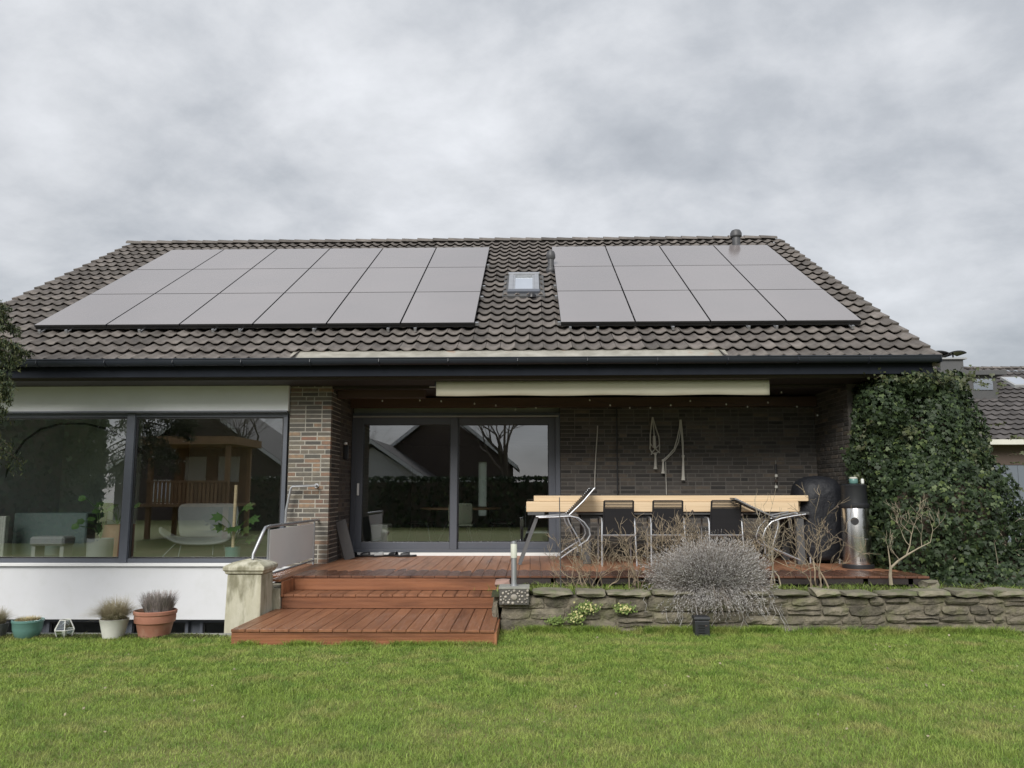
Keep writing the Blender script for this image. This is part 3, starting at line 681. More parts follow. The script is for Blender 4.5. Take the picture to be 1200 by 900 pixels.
# low wall along the lightwell and gate pillar
b = MB(); b.box(-3.285, -3.0, 9.66, 11.73, -1.4, .395); b.build('lightwell_wall', M['concrete'], None, 'low pale concrete wall between the steps and the sunken lightwell', 'low wall', bevel=.006)
pil = empty('stone_pillar', (-3.29, 9.42, -.4), 'square cast-stone pillar with a moulded mossy cap beside the steps', 'pillar')
def sq(b, prof, cx, cy, hx, hy):
    vs = []
    for e, z in prof: vs += [(cx-hx-e, cy-hy-e, z), (cx+hx+e, cy-hy-e, z), (cx+hx+e, cy+hy+e, z), (cx-hx-e, cy+hy+e, z)]
    m = len(prof); fs = [(i*4+k, i*4+(k+1) % 4, (i+1)*4+(k+1) % 4, (i+1)*4+k) for i in range(m-1) for k in range(4)]+[(0, 1, 2, 3), ((m-1)*4, (m-1)*4+1, (m-1)*4+2, (m-1)*4+3)]
    return b.add(vs, fs)
b = MB(); sq(b, [(.002, -.4), (.0, .1), (-.008, .60)], -3.285, 9.43, .205, .22); b.build('shaft', M['concrete'], pil, bevel=.012)
b = MB(); sq(b, [(-.008, .60), (.012, .612), (.016, .635), (.034, .65), (.034, .685), (.02, .70), (-.05, .735), (-.19, .765)], -3.285, 9.43, .205, .22); b.build('cap', M['concrete'], pil, bevel=.005)

# railing
rl = empty('railing', (-3.14, 10.4, .5), 'grey metal railing with a solid grey panel beside the steps', 'railing')
b = MB(); b.tube([(-3.14, 11.78, 1.13), (-3.14, 9.60, 1.13), (-3.15, 9.48, 1.12), (-3.16, 9.42, 1.06), (-3.24, 9.36, .82), (-3.24, 9.35, .76)], .019, 10); b.build('handrail', M['alu'], rl, smooth=True)
b = MB(); b.box(-3.147, -3.133, 9.62, 11.56, .60, 1.085); b.build('infill_panel', M['rail_panel'], rl, bevel=.003)
b = MB(); b.tube([(-3.14, 9.56, .56), (-3.14, 11.6, .56)], .012, 8); b.build('lower_rail', M['alu'], rl, smooth=True)
for y in (9.58, 11.60): b = MB(); b.tube([(-3.14, y, .502), (-3.14, y, 1.12)], .014, 8); b.build('post', M['alu'], rl, smooth=True)
hr = empty('grab_rail', (-3.35, 11.65, .9), 'short bent grey handrail fixed to the brick pier', 'handrail')
b = MB(); b.tube([view(334, 616, 11.66), view(335, 598, 11.66), view(341, 571.5, 11.66), view(343, 569.5, 11.66), view(370, 569, 11.66), view(371, 569, 11.8)], .018, 8); b.build('rail_tube', M['alu'], hr, smooth=True)
b = MB(); b.lathe([(.001, 0), (.035, .0), (.035, .012), (.001, .012)], (0, 0, 0), 14, Matrix.Rotation(R(90), 3, 'X')); b.v = [(p[0]+view(371, 569, 11.8)[0], p[1]+11.795, p[2]+view(371, 569, 11.8)[2]) for p in b.v]; b.build('mounting_plate', M['alu'], hr)

# ------------------------------------------------------------------ dry stone wall
sw = empty('stone_wall', (2.6, 9.1, 0), 'low weathered stone retaining wall along the raised bed', 'stone wall')
def stone(name, x0, x1, y0, y1, z0, z1, m, par, rough=.014, n=4, bow=.004):
    """irregular block: gridded box with jitter and rounded edges"""
    nx = max(2, min(5, int((x1-x0)/.09))); nz = 2 if (z1-z0) < .13 else 3; ny = 2
    vs = []; ix = {}
    sk = random.uniform(-.25, .25)*(z1-z0); tp = random.uniform(-.008, .012)
    for i in range(nx+1):
        for j in range(ny+1):
            for k in range(nz+1):
                if 0 < i < nx and 0 < j < ny and 0 < k < nz: continue
                u, v, t = i/nx, j/ny, k/nz
                ex = sum((u in (0, 1), v in (0, 1), t in (0, 1)))
                sh = .0 if ex == 1 else (.006 if ex == 2 else .013)
                x = x0+(x1-x0)*u + (sh if u < .5 else -sh) + (sk*(t-.5) if u in (0, 1) else 0)*.6
                y = y0+(y1-y0)*v + (sh*1.6 if v < .5 else -sh) - (bow*math.sin(math.pi*u)*math.sin(math.pi*t) if v == 0 else 0)
                z = z0+(z1-z0)*t + (sh if t < .5 else -sh)+tp*(u-.5)*2*(1 if t == 1 else 0)
                ix[i, j, k] = len(vs); vs.append((x+random.uniform(-1, 1)*rough*.5, y+random.uniform(-1, 1)*rough*(1.25 if v == 0 else .5), z+random.uniform(-1, 1)*rough*.45))
    fs = []
    for i in range(nx):
        for j in range(ny): fs += [(ix[i, j, 0], ix[i, j+1, 0], ix[i+1, j+1, 0], ix[i+1, j, 0]), (ix[i, j, nz], ix[i+1, j, nz], ix[i+1, j+1, nz], ix[i, j+1, nz])]
    for i in range(nx):
        for k in range(nz): fs += [(ix[i, 0, k], ix[i+1, 0, k], ix[i+1, 0, k+1], ix[i, 0, k+1]), (ix[i, ny, k], ix[i, ny, k+1], ix[i+1, ny, k+1], ix[i+1, ny, k])]
    for j in range(ny):
        for k in range(nz): fs += [(ix[0, j, k], ix[0, j, k+1], ix[0, j+1, k+1], ix[0, j+1, k]), (ix[nx, j, k], ix[nx, j+1, k], ix[nx, j+1, k+1], ix[nx, j, k+1])]
    return mkobj(name, vs, fs, M[m], par)
b = MB(); b.box(-.32, 6.6, 9.095, 9.30, -.05, .375); b.build('rubble_core', M['stone'], sw)
x_end = 6.5
def courses(xa, xb, cuts, lmin, lmax, rough):
    for r in range(len(cuts)-1):
        x = xa+random.uniform(0, .03) if xa < 0 else xa
        while x < xb-.05:
            l = random.uniform(lmin, lmax); x2 = min(x+l, xb)
            if xb-x2 < .12: x2 = xb
            z0, z1 = cuts[r]+random.uniform(-.004, .004), cuts[r+1]-.006+random.uniform(-.006, .004); y0 = 9.055+random.uniform(-.014, .020)
            if random.random() < .16 and z1-z0 > .075:
                zm = z0+(z1-z0)*random.uniform(.4, .6); stone('stone', x, x2, y0, 9.22, z0, zm-.002, 'stone', sw, rough=rough); stone('stone', x, x2, y0+.008, 9.22, zm+.003, z1, 'stone', sw, rough=rough)
            else: stone('stone', x, x2, y0, 9.22, z0, z1, 'stone', sw, rough=rough)
            x = x2+random.uniform(.003, .012)
courses(-.35, .95, (-.03, .13, .255, .38), .24, .55, .007)
courses(.96, 2.35, (-.03, .10, .225, .38), .28, .60, .008)
courses(2.36, 3.9, (-.03, .085, .185, .285, .38), .18, .42, .012)
courses(3.91, 5.2, (-.03, .10, .19, .30, .38), .16, .46, .012)
courses(5.21, x_end, (-.03, .09, .18, .275, .38), .2, .42, .012)
x = .02
while x < x_end:
    l = random.uniform(.26, .50); h = random.uniform(.055, .085)
    stone('coping_stone', x, x+l, 9.01+random.uniform(-.02, .03), 9.33+random.uniform(-.04, .05), .382, .382+h, 'cope', sw, rough=.018, bow=.025); x += l+random.uniform(.012, .05)
# left end block under the bollard
stone('stone', -.43, -.36, 9.08, 9.6, 0, .3, 'stone', sw); stone('stone', -.44, -.06, 9.32, 9.95, .22, .36, 'cope', sw); stone('stone', -.46, -.2, 9.5, 10.05, .0, .2, 'stone', sw)
# pebble block and bollard lamp
pb = empty('pebble_block', (-.185, 9.12, .32), 'dark concrete block faced with round pebbles at the end of the stone wall', 'pebble block')
b = MB(); sq(b, [(.0, .30), (.0, .47)], -.185, 9.12, .165, .15); b.build('block', M['pebblemortar'], pb, bevel=.01)
b = MB(); sq(b, [(.006, .470), (.006, .492)], -.185, 9.12, .165, .15); b.build('cap_slab', M['curb'], pb, bevel=.004)
random.seed(11)
pts = [(0, .385, .036)]
for _ in range(600):
    px_, pz_, pr_ = random.uniform(-.15, .15), random.uniform(.318, .455), random.uniform(.009, .02)
    if all((px_-a)**2+(pz_-c)**2 > (pr_+d+.003)**2 for a, c, d in pts): pts.append((px_, pz_, pr_))
for a, c, d in pts:
    b = MB(); sx_ = random.uniform(.8, 1.2); b.lathe([(.001, -.008), (d*.7, -.007), (d, 0), (d*.7, .008), (.001, .010)], (0, 0, 0), 9); ang = random.uniform(0, 3)
    b.v = [(a-.185+(p[0]*math.cos(ang)-p[1]*math.sin(ang)*sx_), 8.968-p[2], c+p[0]*math.sin(ang)+p[1]*math.cos(ang)*.9) for p in b.v]; b.build('pebble', M['pebble'], pb, smooth='all')
bl = empty('bollard_lamp', (-.19, 9.12, .492), 'short steel bollard lamp with an opal head on the pebble block', 'garden lamp')
b = MB(); b.lathe([(.045, .492), (.045, .50), (.031, .505), (.031, .80)], (-.19, 9.12, 0), 18); b.build('post', M['alu'], bl, smooth=True)
b = MB(); b.lathe([(.036, .80), (.036, .955), (.034, .958)], (-.19, 9.12, 0), 18); b.build('lamp_head', M['lampglow'], bl, smooth=True)
b = MB(); b.lathe([(.037, .955), (.037, .972), (.024, .978), (.024, .985), (.001, .987)], (-.19, 9.12, 0), 18); b.build('lamp_cap', M['alu'], bl, smooth=True)
o = stone('round_stone', -.43, -.24, 9.62, 9.85, .40, .50, 'pinkstone', None, rough=.01, bow=.04); tag(o, 'rounded pink stone lying beside the deck corner', 'stone')
o = stone('pale_rock', 4.62, 4.80, 9.6, 9.8, .36, .49, 'cope', None, rough=.04, bow=.05); tag(o, 'pale mossy rock at the foot of the ivy', 'rock')
# ------------------------------------------------------------------ awning, lights
aw = empty('awning', (1.03, 11.4, 3.0), 'rolled-up awning with a long cream valance under the eave', 'awning')
b = MB(); b.cbox(-1.39, 3.46, 11.40, 11.62, 3.02, 3.155, .02); b.build('cassette', M['dark_frame'], aw)
b = MB()
n = 60; vs = []
for i in range(n+1):
    x = -1.36+4.80*i/n
    for z, dy in ((3.125, .0), (3.06, -.010), (2.99, -.004), (2.915, .003+.004*math.sin(i*.9))): vs.append((x, 11.36+dy, z-.005*(z < 2.95)*math.sin(i*.35)))
fs = [(i*4+k, i*4+k+1, i*4+k+5, i*4+k+4) for i in range(n) for k in range(3)]
b.add(vs, fs); o = b.build('valance', M['awning'], aw, smooth='all'); sm = o.modifiers.new('thick', 'SOLIDIFY'); sm.thickness = .006
b = MB(); b.cbox(-1.38, 3.45, 11.345, 11.39, 3.126, 3.155, .008); b.build('front_bar', M['grey_metal'], aw)
b = MB(); b.tube([(-1.46, 11.37, 3.05), (-1.36, 11.37, 3.05)], .012, 8); b.build('crank_eye', M['alu'], aw)
# string of party lights under the terrace ceiling
sg = empty('string_lights', (1, 12.4, 2.9), 'string of small clear bulbs hung in swags under the terrace ceiling', 'string lights')
bulbs = [(424, 466), (448, 470.5), (469, 461.5), (492, 470), (517, 471), (556, 474), (581, 476), (604, 481), (628, 479), (691, 470), (715, 476), (738, 479), (762, 479), (786, 476), (809, 471), (851, 475), (876, 478), (900, 473), (916, 461), (934, 478), (958, 488)]
pp = [view(x, y, 12.35) for x, y in bulbs]; cable = []
for i in range(len(pp)-1):
    a_, c_ = pp[i]+Vector((0, 0, .045)), pp[i+1]+Vector((0, 0, .045))
    for t in (0, .33, .66): cable.append(a_.lerp(c_, t)-Vector((0, 0, .02*math.sin(math.pi*t))))
cable.append(pp[-1]+Vector((0, 0, .045)))
b = MB(); b.tube(cable, .003, 4); b.build('cable', M['black_metal'], sg)
bb = MB(); bb.lathe([(.001, -.022), (.012, -.018), (.018, 0), (.013, .016), (.007, .022)], n=8); o = bb.build('bulb', M['bulb'], origin=(0, 0, 0), smooth=True); bm_ = o.data; bpy.data.objects.remove(o)
for p in pp: inst(bm_, 'bulb', p+Vector((0, 0, .012)), sg, None, (.72, .72, .72))

# ------------------------------------------------------------------ terrace furniture
tb = empty('garden_table', (2.45, 12.1, .5), 'long dark garden table carrying the timber beams', 'table')
b = MB(); b.cbox(.70, 4.02, 11.65, 12.55, 1.205, 1.245, .004); b.build('tabletop', M['slate'], tb)
b = MB(); b.box(.74, 3.98, 11.70, 11.74, 1.15, 1.204); b.box(.74, 3.98, 12.46, 12.50, 1.15, 1.204); b.build('apron', M['black_metal'], tb)
for x in (.76, 3.84):
    for y in (11.70, 12.40): b = MB(); b.cbox(x, x+.11, y, y+.09, .501, 1.15, .004); b.build('leg', M['slate'], tb)
def timber(x0, x1, y0, y1, z0, z1, lab):
    b = MB(); b.cbox(x0, x1, y0, y1, z0, z1, .006); return b.build('timber_beam', M['pine'], None, lab, 'timber', 'timber beams on the table')
timber(-.06, 3.86, 11.62, 11.80, 1.247, 1.395, 'front lower light timber beam lying on the table')
timber(-.05, 3.98, 11.84, 12.02, 1.247, 1.395, 'rear lower light timber beam lying on the table')
timber(.05, 4.02, 11.66, 11.86, 1.397, 1.480, 'upper light timber beam stacked on the other beams')
tr = empty('trestle', (-.0, 11.8, .5), 'grey wooden trestle leg propping the left end of the timber beams', 'trestle')
b = MB(); b.tube([(.12, 11.68, 1.24), (-.16, 11.60, .50)], .035, 4); b.build('leg', M['slate'], tr)
b = MB(); b.tube([(.12, 12.02, 1.24), (-.16, 12.10, .50)], .035, 4); b.build('leg', M['slate'], tr)
b = MB(); b.box(-.04, .20, 11.58, 12.1, 1.205, 1.244); b.build('crossbeam', M['slate'], tr)
# chairs: seen from behind, tucked under the table. local: +y forward (towards the table), x across
def chair_slat(w): 
    o = MB().box(-w/2, w/2, -.006, .006, -.009, .009).build('slat', M['chairmesh'], origin=(0, 0, 0)); me = o.data; bpy.data.objects.remove(o); return me
slat_me = chair_slat(.40)
def make_chair():
    root = empty('garden_chair', (0, 0, 0))
    b = MB()
    for s in (-1, 1): b.tube([(s*.208, .02, .43), (s*.208, -.03, .66), (s*.205, -.10, .905)], .013, 6)
    b.tube([(-.205, -.10, .905), (.205, -.10, .905)], .013, 6)
    bf = b.build('back_frame', M['chairmesh'], root, smooth=True)
    for i in range(21):
        t = i/20; z = .455+.425*t; y = .01-.11*t
        inst(slat_me, 'slat', (0, y, z), bf, (R(14), 0, 0), (1, 1, 1.25 if i < 17 else .6))
    st = MB().box(-.21, -.19, .03, .46, .418, .44).box(.19, .21, .03, .46, .418, .44).build('seat_frame', M['chairmesh'], root)
    for i in range(14): inst(slat_me, 'slat', (0, .05+i*.031, .434), st, (R(90), 0, 0), (.97, 1, 1.2))
    for s in (-1, 1):
        b = MB(); b.tube([(s*.245, -.06, .0), (s*.238, -.03, .35), (s*.232, -.02, .60), (s*.232, .02, .655), (s*.232, .10, .665), (s*.232, .36, .665), (s*.234, .43, .64), (s*.240, .47, .0)], .0125, 8); b.build('leg', M['alu'], root, smooth=True)
    for y_, z_ in ((-.03, .425), (.44, .40)): b = MB(); b.tube([(-.237, y_, z_), (.237, y_, z_)], .013, 6); b.build('crossbar', M['alu'], root, smooth=True)
    return root
proto = make_chair()
labs = ['black slatted garden chair tucked under the table, nearest to the glass door', 'black slatted garden chair in the middle of the three tucked under the table', 'black slatted garden chair tucked under the table behind the lavender bush']
for i, xc in enumerate((1.245, 1.945, 2.765)):
    o = proto if i == 0 else copy_tree(proto)
    o.location = (xc, 11.44+.02*i, .5); o.rotation_euler.z = R((1.5, -2, 1)[i]); tag(o, labs[i], 'chair', 'black garden chairs pushed under the table')
# two chairs tipped up against the ends of the table
def tipped(P, Y, lab, sgn):
    """P: side outline points (seen square on); the chair is .46 wide in depth"""
    d = .44; q = lambda p, k: view(p[0], p[1], Y)+Vector((.035*k*sgn, k*d, 0))
    root = empty('garden_chair', view(P['junc'][0], P['junc'][1], Y)-Vector((0, 0, .6)), lab, 'chair', 'chairs tipped up against the table')
    b = MB()
    for k in (0, 1): b.tube([q(P['top'], k), q(P['mid'], k), q(P['junc'], k)], .012, 6)
    b.tube([q(P['top'], 0), q(P['top'], 1)], .012, 6)
    bf = b.build('back_frame', M['alu'], root, smooth=True)
    n = 17
    for i in range(n):
        t = i/(n-1); a = Vector(P['top']).lerp(Vector(P['junc']), t)
        c0, c1 = q(a, 0), q(a, 1); dirv = (c1-c0); mid = (c0+c1)/2
        M_ = dirv.to_track_quat('X', 'Z').to_euler()
        inst(slat_me, 'slat', mid, bf, M_, (1.06, 1.3, 1.5))
    b = MB()
    for k in (0, 1): b.tube([q(P['junc'], k), q(P['arm'], k)], .012, 6)
    stt = b.build('seat_frame', M['alu'], root, smooth=True)
    for i in range(12):
        a = Vector(P['junc']).lerp(Vector(P['s2']), i/11); c0, c1 = q(a, 0), q(a, 1)
        inst(slat_me, 'slat', (c0+c1)/2, stt, (c1-c0).to_track_quat('X', 'Z').to_euler(), (1.05, 1.2, 1.3))
    for k in (0, 1):
        b = MB(); b.tube([q(p, k) for p in P['loop']], .0125, 8); b.build('leg', M['alu'], root, smooth=True)
        b = MB(); b.tube([q(p, k) for p in P['brace']], .012, 8); b.build('brace', M['alu'], root, smooth=True)
tipped(dict(top=(862, 585), mid=(880, 594), junc=(907, 606.5), arm=(933, 601), s2=(903, 640),
  loop=[(944, 603), (930, 605), (915, 608), (904, 612), (897, 620), (893.5, 630), (895, 637), (899, 640.5), (904.5, 642.5), (920, 649), (938, 657)],
  brace=[(910, 609), (912, 613), (911, 620), (904.5, 643), (904.5, 652)]), 11.12, 'black slatted aluminium chair tipped up against the right end of the table', 1)
tipped(dict(top=(696.8, 572), mid=(683, 588), junc=(667, 603.5), arm=(640, 606), s2=(678, 632),
  loop=[(631, 606.6), (650, 606), (668, 605), (677, 607), (684, 612), (690, 620), (691.5, 627), (688, 633), (679, 639), (668, 646), (655.5, 655)],
  brace=[(665, 607), (667, 613), (678, 632), (681, 640), (682, 650)]), 11.12, 'black slatted aluminium chair tipped up against the left part of the table', -1)

# steel waste bin / fire column with black top
bn = empty('steel_bin', (4.50, 11.15, .5), 'tall stainless steel bin with a round hole and a black top at the deck end', 'bin')
c = (4.47, 11.15, .5)
b = MB(); b.lathe([(0.198, 0), (0.206, .005), (0.206, .05), (0.192, .06)], c, 32); b.build('base_ring', M['blackplastic'], bn, smooth=True)
b = MB(); b.lathe([(0.190, .06), (0.192, .07), (0.179, .80), (0.176, .81)], c, 40); b.build('drum', M['steel'], bn, smooth=True)
b = MB(); b.lathe([(0.183, .81), (0.190, .82), (0.190, .86), (0.175, .875), (0.169, .88), (0.165, 1.09), (0.169, 1.10), (0.172, 1.12), (0.136, 1.14), (0.023, 1.145)], c, 32); b.build('lid', M['blackplastic'], bn, smooth=True)
b = MB(); nrm_ = Vector((-.42, -.90, .04)).normalized(); e1_ = nrm_.cross(Vector((0, 0, 1))).normalized(); e2_ = e1_.cross(nrm_); cen_ = Vector(c)+Vector((0, 0, .63))+nrm_*.172
b.add([cen_+nrm_*h_+e1_*(.052*math.cos(k*math.pi/10))+e2_*(.050*math.sin(k*math.pi/10)) for h_ in (0, .022) for k in range(20)], [tuple(range(20)), tuple(range(39, 19, -1))]+[(k, (k+1) % 20, 20+(k+1) % 20, 20+k) for k in range(20)]); b.build('opening', M['black_metal'], bn, smooth=True)
b = MB(); b.tube([(c[0]+.035, c[1]-.198, .90), (c[0]+.075, c[1]-.190, .90)], .005, 6); b.build('latch', M['alu'], bn)
for i in (-1, 0, 1): b = MB(); b.cbox(c[0]-.01+i*.03-.005, c[0]-.01+i*.03+.005, c[1]-.194, c[1]-.185, .60, .64, .002); b.build('vent_slot', M['black_metal'], bn)
cc = empty('jar', (4.45, 11.12, 1.645), 'pale green round jar standing on the black top of the steel bin', 'jar')
b = MB(); b.lathe([(.052, 1.646), (.058, 1.66), (.058, 1.70), (.05, 1.712)], (4.46, 11.12, 0), 20); b.build('body', M['teal'], cc, smooth=True)
b = MB(); b.lathe([(.052, 1.713), (.052, 1.728), (.04, 1.734), (.001, 1.735)], (4.46, 11.12, 0), 20); b.build('lid', M['offwhite'], cc, smooth=True)
b = MB(); b.lathe([(.02, 1.646), (.022, 1.66), (.022, 1.70), (.012, 1.71)], (4.575, 11.10, 0), 14); b.build('glass_cup', M['bulb'], None, 'small white cup on the black top of the steel bin', 'cup', smooth=True)
# covered barbecue
bq = empty('covered_barbecue', (4.3, 12.1, .5), 'barbecue under a black weather cover standing beside the steel bin', 'barbecue')
vs = []; m_ = 26; prof = [(.0, .30), (.02, .32), (.05, .34), (.3, .345), (.6, .35), (.8, .355), (.93, .35), (1.05, .33), (1.14, .27), (1.19, .17), (1.21, .03)]
b = MB()
for z, r in prof:
    for k in range(m_):
        a = 2*math.pi*k/m_; rr = r*(1+.05*math.sin(a*7+z*4)*(1 if z < 1 else .3)+.03*math.sin(a*3-z*6)); ca, sa = math.cos(a), math.sin(a)
        p_ = 3.0; q_ = (abs(ca)**p_+abs(sa)**p_)**(-1/p_)
        vs.append((4.27+rr*ca*q_*1.0, 12.02+rr*sa*q_*.85, .56+z))
fs = [(i*m_+k, i*m_+(k+1) % m_, (i+1)*m_+(k+1) % m_, (i+1)*m_+k) for i in range(len(prof)-1) for k in range(m_)]+[tuple(range((len(prof)-1)*m_, len(prof)*m_))]
b.add(vs, fs); b.build('cover', M['cover'], bq, smooth='all')
for x in (4.05, 4.47): b = MB(); b.tube([(x, 11.80, .50), (x, 11.80, .62)], .016, 8); b.build('leg', M['alu'], bq)
# hanging things on the wall
def hanger(lab, strands, name='plant_hanger', ends=()):
    root = empty(name, view(*strands[0][0], 13.14), lab, 'plant hanger' if name == 'plant_hanger' else 'rope', None)
    for s in strands:
        b = MB(); b.tube([view(x, y, 13.14+.02*math.sin(i*2)) for i, (x, y) in enumerate(s)], .010, 5); b.build('rope_strand', M['rope'], root)
    for (x, y, l) in ends:
        a_ = view(x, y, 13.13); c_ = view(x, y+l, 13.13)
        b = MB(); b.tube([a_, a_.lerp(c_, .15), a_.lerp(c_, .8), c_], [.018, .016, .024, .034], 7); b.build('tassel', M['rope'], root)
        b = MB(); b.tube([a_+Vector((0, 0, .02)), a_-Vector((0, 0, .02))], .024, 7); b.build('knot', M['rope'], root)
hanger('knotted cotton plant hanger with a looped basket net on the shaded brick wall', [[(764.5, 489), (763, 500), (762, 510), (762, 520), (761.5, 526), (764, 531), (767.5, 532)], [(765, 489), (768, 500), (772, 512), (773, 523), (772.5, 529), (768, 532)], [(764.5, 489), (766, 503), (766.5, 511)], [(762, 520), (765, 524), (769, 527), (773, 531)], [(773, 521), (769, 525), (765, 529), (763, 533)]], ends=[(768, 532, 18)])
b = MB(); a_ = view(763.8, 528, 13.12); 
o = MB(); p0_, p1_ = view(766.5, 511, 13.12), view(767, 525, 13.12); o.tube([p0_, p1_], [.024, .03], 7)
hh = empty('hanging_tassel', p0_, 'thick cotton tassel hanging inside the net of the plant hanger', 'tassel'); o.build('rope_body', M['rope'], hh)
hanger('cotton plant hanger pulled sideways with two long tassels on the brick wall', [[(797, 492), (796, 502), (793.5, 514), (790, 526), (783, 534), (777.5, 539)], [(797.5, 492), (797, 506), (795, 518), (790, 529), (784, 535), (779, 540)], [(797, 492), (798.5, 508), (799.5, 524), (800, 534)], [(798, 492), (799.5, 506), (800.5, 522), (800.5, 534)]], ends=[(777, 540, 15), (800.5, 535, 28)])
def wallrod(name, pts, r, m, lab, cat): b = MB(); b.tube([view(x, y, 13.16) for x, y in pts], r, 6); b.build(name, M[m], None, lab, cat)
wallrod('rope', [(700.3, 499), (699.8, 510), (698, 535), (697, 560), (696.8, 574)], .009, 'rope', 'pale cord hanging on the wall above the left tipped chair', 'cord')
wallrod('rope', [(780, 541), (780.3, 560), (781, 580)], .006, 'rope', 'thin cord hanging below the sideways plant hanger', 'cord')
wallrod('wall_cable', [(722.5, 474), (723, 520), (723.5, 582)], .011, 'black_metal', 'black cable running straight down the brick wall', 'cable')
wt = empty('wind_chime', view(909, 543, 13.14), 'small dark and white ornament hanging on the wall above the table end', 'wind chime')
b = MB(); b.tube([view(909, 540, 13.14), view(909, 575, 13.14)], .004, 5); b.build('cord', M['rope'], wt)
b = MB(); b.tube([view(909, 544, 13.13), view(909.3, 555, 13.13)], [.016, .02], 8); b.build('black_tube', M['black_metal'], wt)
for y in (558, 564, 571): b = MB(); p = view(909.5, y, 13.13); b.lathe([(.001, -.03), (.022, -.02), (.024, .02), (.001, .03)], p, 8); b.build('bead', M['offwhite' if y != 564 else 'nbbrick'], wt, smooth=True)
# slate leaning by the door, shoes
b = MB(); b.cbox(-.085, .085, -.012, .012, 0, .62, .004); o = b.build('slate_plank', M['slate'], None, 'dark slate plank leaning against the pier beside the door', 'slate', origin=(0, 0, 0)); o.location = (-2.80, 12.45, .505); o.rotation_euler = (R(4), R(-17), R(30))
def shoe_mesh(op):
    b = MB(); n = 11; vs = []; st = []
    for i in range(n):
        t = i/(n-1); y = .27*t
        wv = .036+.014*math.sin(math.pi*min(1, t*1.05))*1.0 if t < .9 else .036; wv = .030+.018*math.sin(math.pi*(.15+.8*t)); 
        if i in (0, n-1): wv *= .55
        for a in range(8):
            an = 2*math.pi*a/8; h = .016; vs.append((wv*math.cos(an), y, .016+h*math.sin(an)))
    fs = [(i*8+k, i*8+(k+1) % 8, (i+1)*8+(k+1) % 8, (i+1)*8+k) for i in range(n-1) for k in range(8)]+[tuple(range(8))[::-1], tuple((n-1)*8+k for k in range(8))]
    return MB().add(vs, fs)
def upper_mesh():
    vs = []; n = 7; m = 9
    for i in range(n):
        t = i/(n-1); y = .11+.15*t; hh = .058-.028*t*t; wv = .047*(1-.30*t*t)
        for k in range(m):
            a = math.pi*k/(m-1); vs.append((wv*math.cos(a), y, .022+hh*math.sin(a)))
    fs = [(i*m+k, i*m+k+1, (i+1)*m+k+1, (i+1)*m+k) for i in range(n-1) for k in range(m-1)]+[tuple((n-1)*m+k for k in range(m))]
    return MB().add(vs, fs)
shoes = [(-2.84, 12.97, 70, 'blackplastic', 'black slipper lying nearest to the pier'), (-2.62, 13.0, 95, 'blackplastic', 'second black slipper from the pier'), (-2.40, 12.98, 110, 'grey_metal', 'grey slipper in the middle of the row of slippers'), (-2.18, 13.0, 60, 'blackplastic', 'black slipper second from the right end of the row'), (-1.97, 12.98, 100, 'blackplastic', 'black slipper at the right end of the row')]
for x, y, a, m, lab in shoes:
    r_ = empty('slipper', (x, y, .502), lab, 'slipper', 'slippers in front of the sliding door', rz=R(a))
    for nm, mbx, mm in (('sole', shoe_mesh(0), 'blackplastic'), ('upper', upper_mesh(), m)):
        o = mbx.build(nm, M[mm], None, smooth='all', origin=(0, 0, 0)); o.parent = r_; o.location = (0, -.13, 0)
        if nm == 'upper': q = o.modifiers.new('t', 'SOLIDIFY'); q.thickness = .005
# black garden speaker box on the lawn
sb = empty('garden_speaker', (1.84, 8.86, 0), 'small black plastic box standing on the lawn below the lavender', 'box')
b = MB(); sq(b, [(.0, 0), (.0, .16), (-.008, .17)], 1.835, 8.86, .078, .07); b.build('body', M['blackplastic'], sb, bevel=.006)
b = MB(); sq(b, [(.006, .172), (.010, .182), (.004, .205), (-.02, .212)], 1.835, 8.86, .078, .07); b.build('lid', M['blackplastic'], sb, bevel=.004)
for i in range(4): b = MB(); b.cbox(1.79, 1.86, 8.782, 8.789, .035+i*.026, .047+i*.026, .001); b.build('vent_slat', M['black_metal'], sb)
b = MB(); b.cbox(1.862, 1.885, 8.784, 8.789, .108, .120, .001); b.build('sticker', M['nbbrick'], sb)

# ------------------------------------------------------------------ pots along the lightwell
def blades(n, c, r0, h, spread, w, seed, droop=.5, hv=.3):
    rg = np.random.RandomState(seed); V = []; F = []
    a = rg.uniform(0, 2*np.pi, n); rr = r0*np.sqrt(rg.uniform(0, 1, n)); out_ = rg.uniform(.1, 1, n)*spread; hh = h*rg.uniform(1-hv, 1+hv, n); a2 = a+rg.normal(0, .5, n)
    bx_, by_ = c[0]+rr*np.cos(a), c[1]+rr*np.sin(a); k = 5; T = np.linspace(0, 1, k)
    px_, py_ = -np.sin(a2)*w, np.cos(a2)*w
    vs = np.zeros((n, k, 2, 3))
    for j, t in enumerate(T):
        o_ = out_*t**1.6; z = c[2]+hh*(t-droop*out_/max(spread, 1e-6)*t*t*.9); ww = (1-t*.85)
        for s, sg_ in ((0, -1), (1, 1)):
            vs[:, j, s, 0] = bx_+np.cos(a2)*o_+px_*ww*sg_; vs[:, j, s, 1] = by_+np.sin(a2)*o_+py_*ww*sg_; vs[:, j, s, 2] = z
    base = (np.arange(n)*k*2)[:, None]; F = []
    for j in range(k-1): F.append(base+np.array([[j*2, j*2+1, j*2+3, j*2+2]]))
    return vs.reshape(-1, 3), np.concatenate(F)
def pot(name, lab, c, prof, m, soil_z, soil_r):
    root = empty(name, c, lab, 'plant pot'); b = MB(); b.lathe(prof, c, 30); b.build('pot', M[m], root, smooth=True)
    b = MB(); b.lathe([(.001, soil_z-.02), (soil_r, soil_z-.02), (soil_r, soil_z), (.001, soil_z+.01)], c, 20); b.build('potting_soil', M['soil'], root); return root
def scl(p, k, kz=None): return [(r*k, z*(kz or k)) for r, z in p]
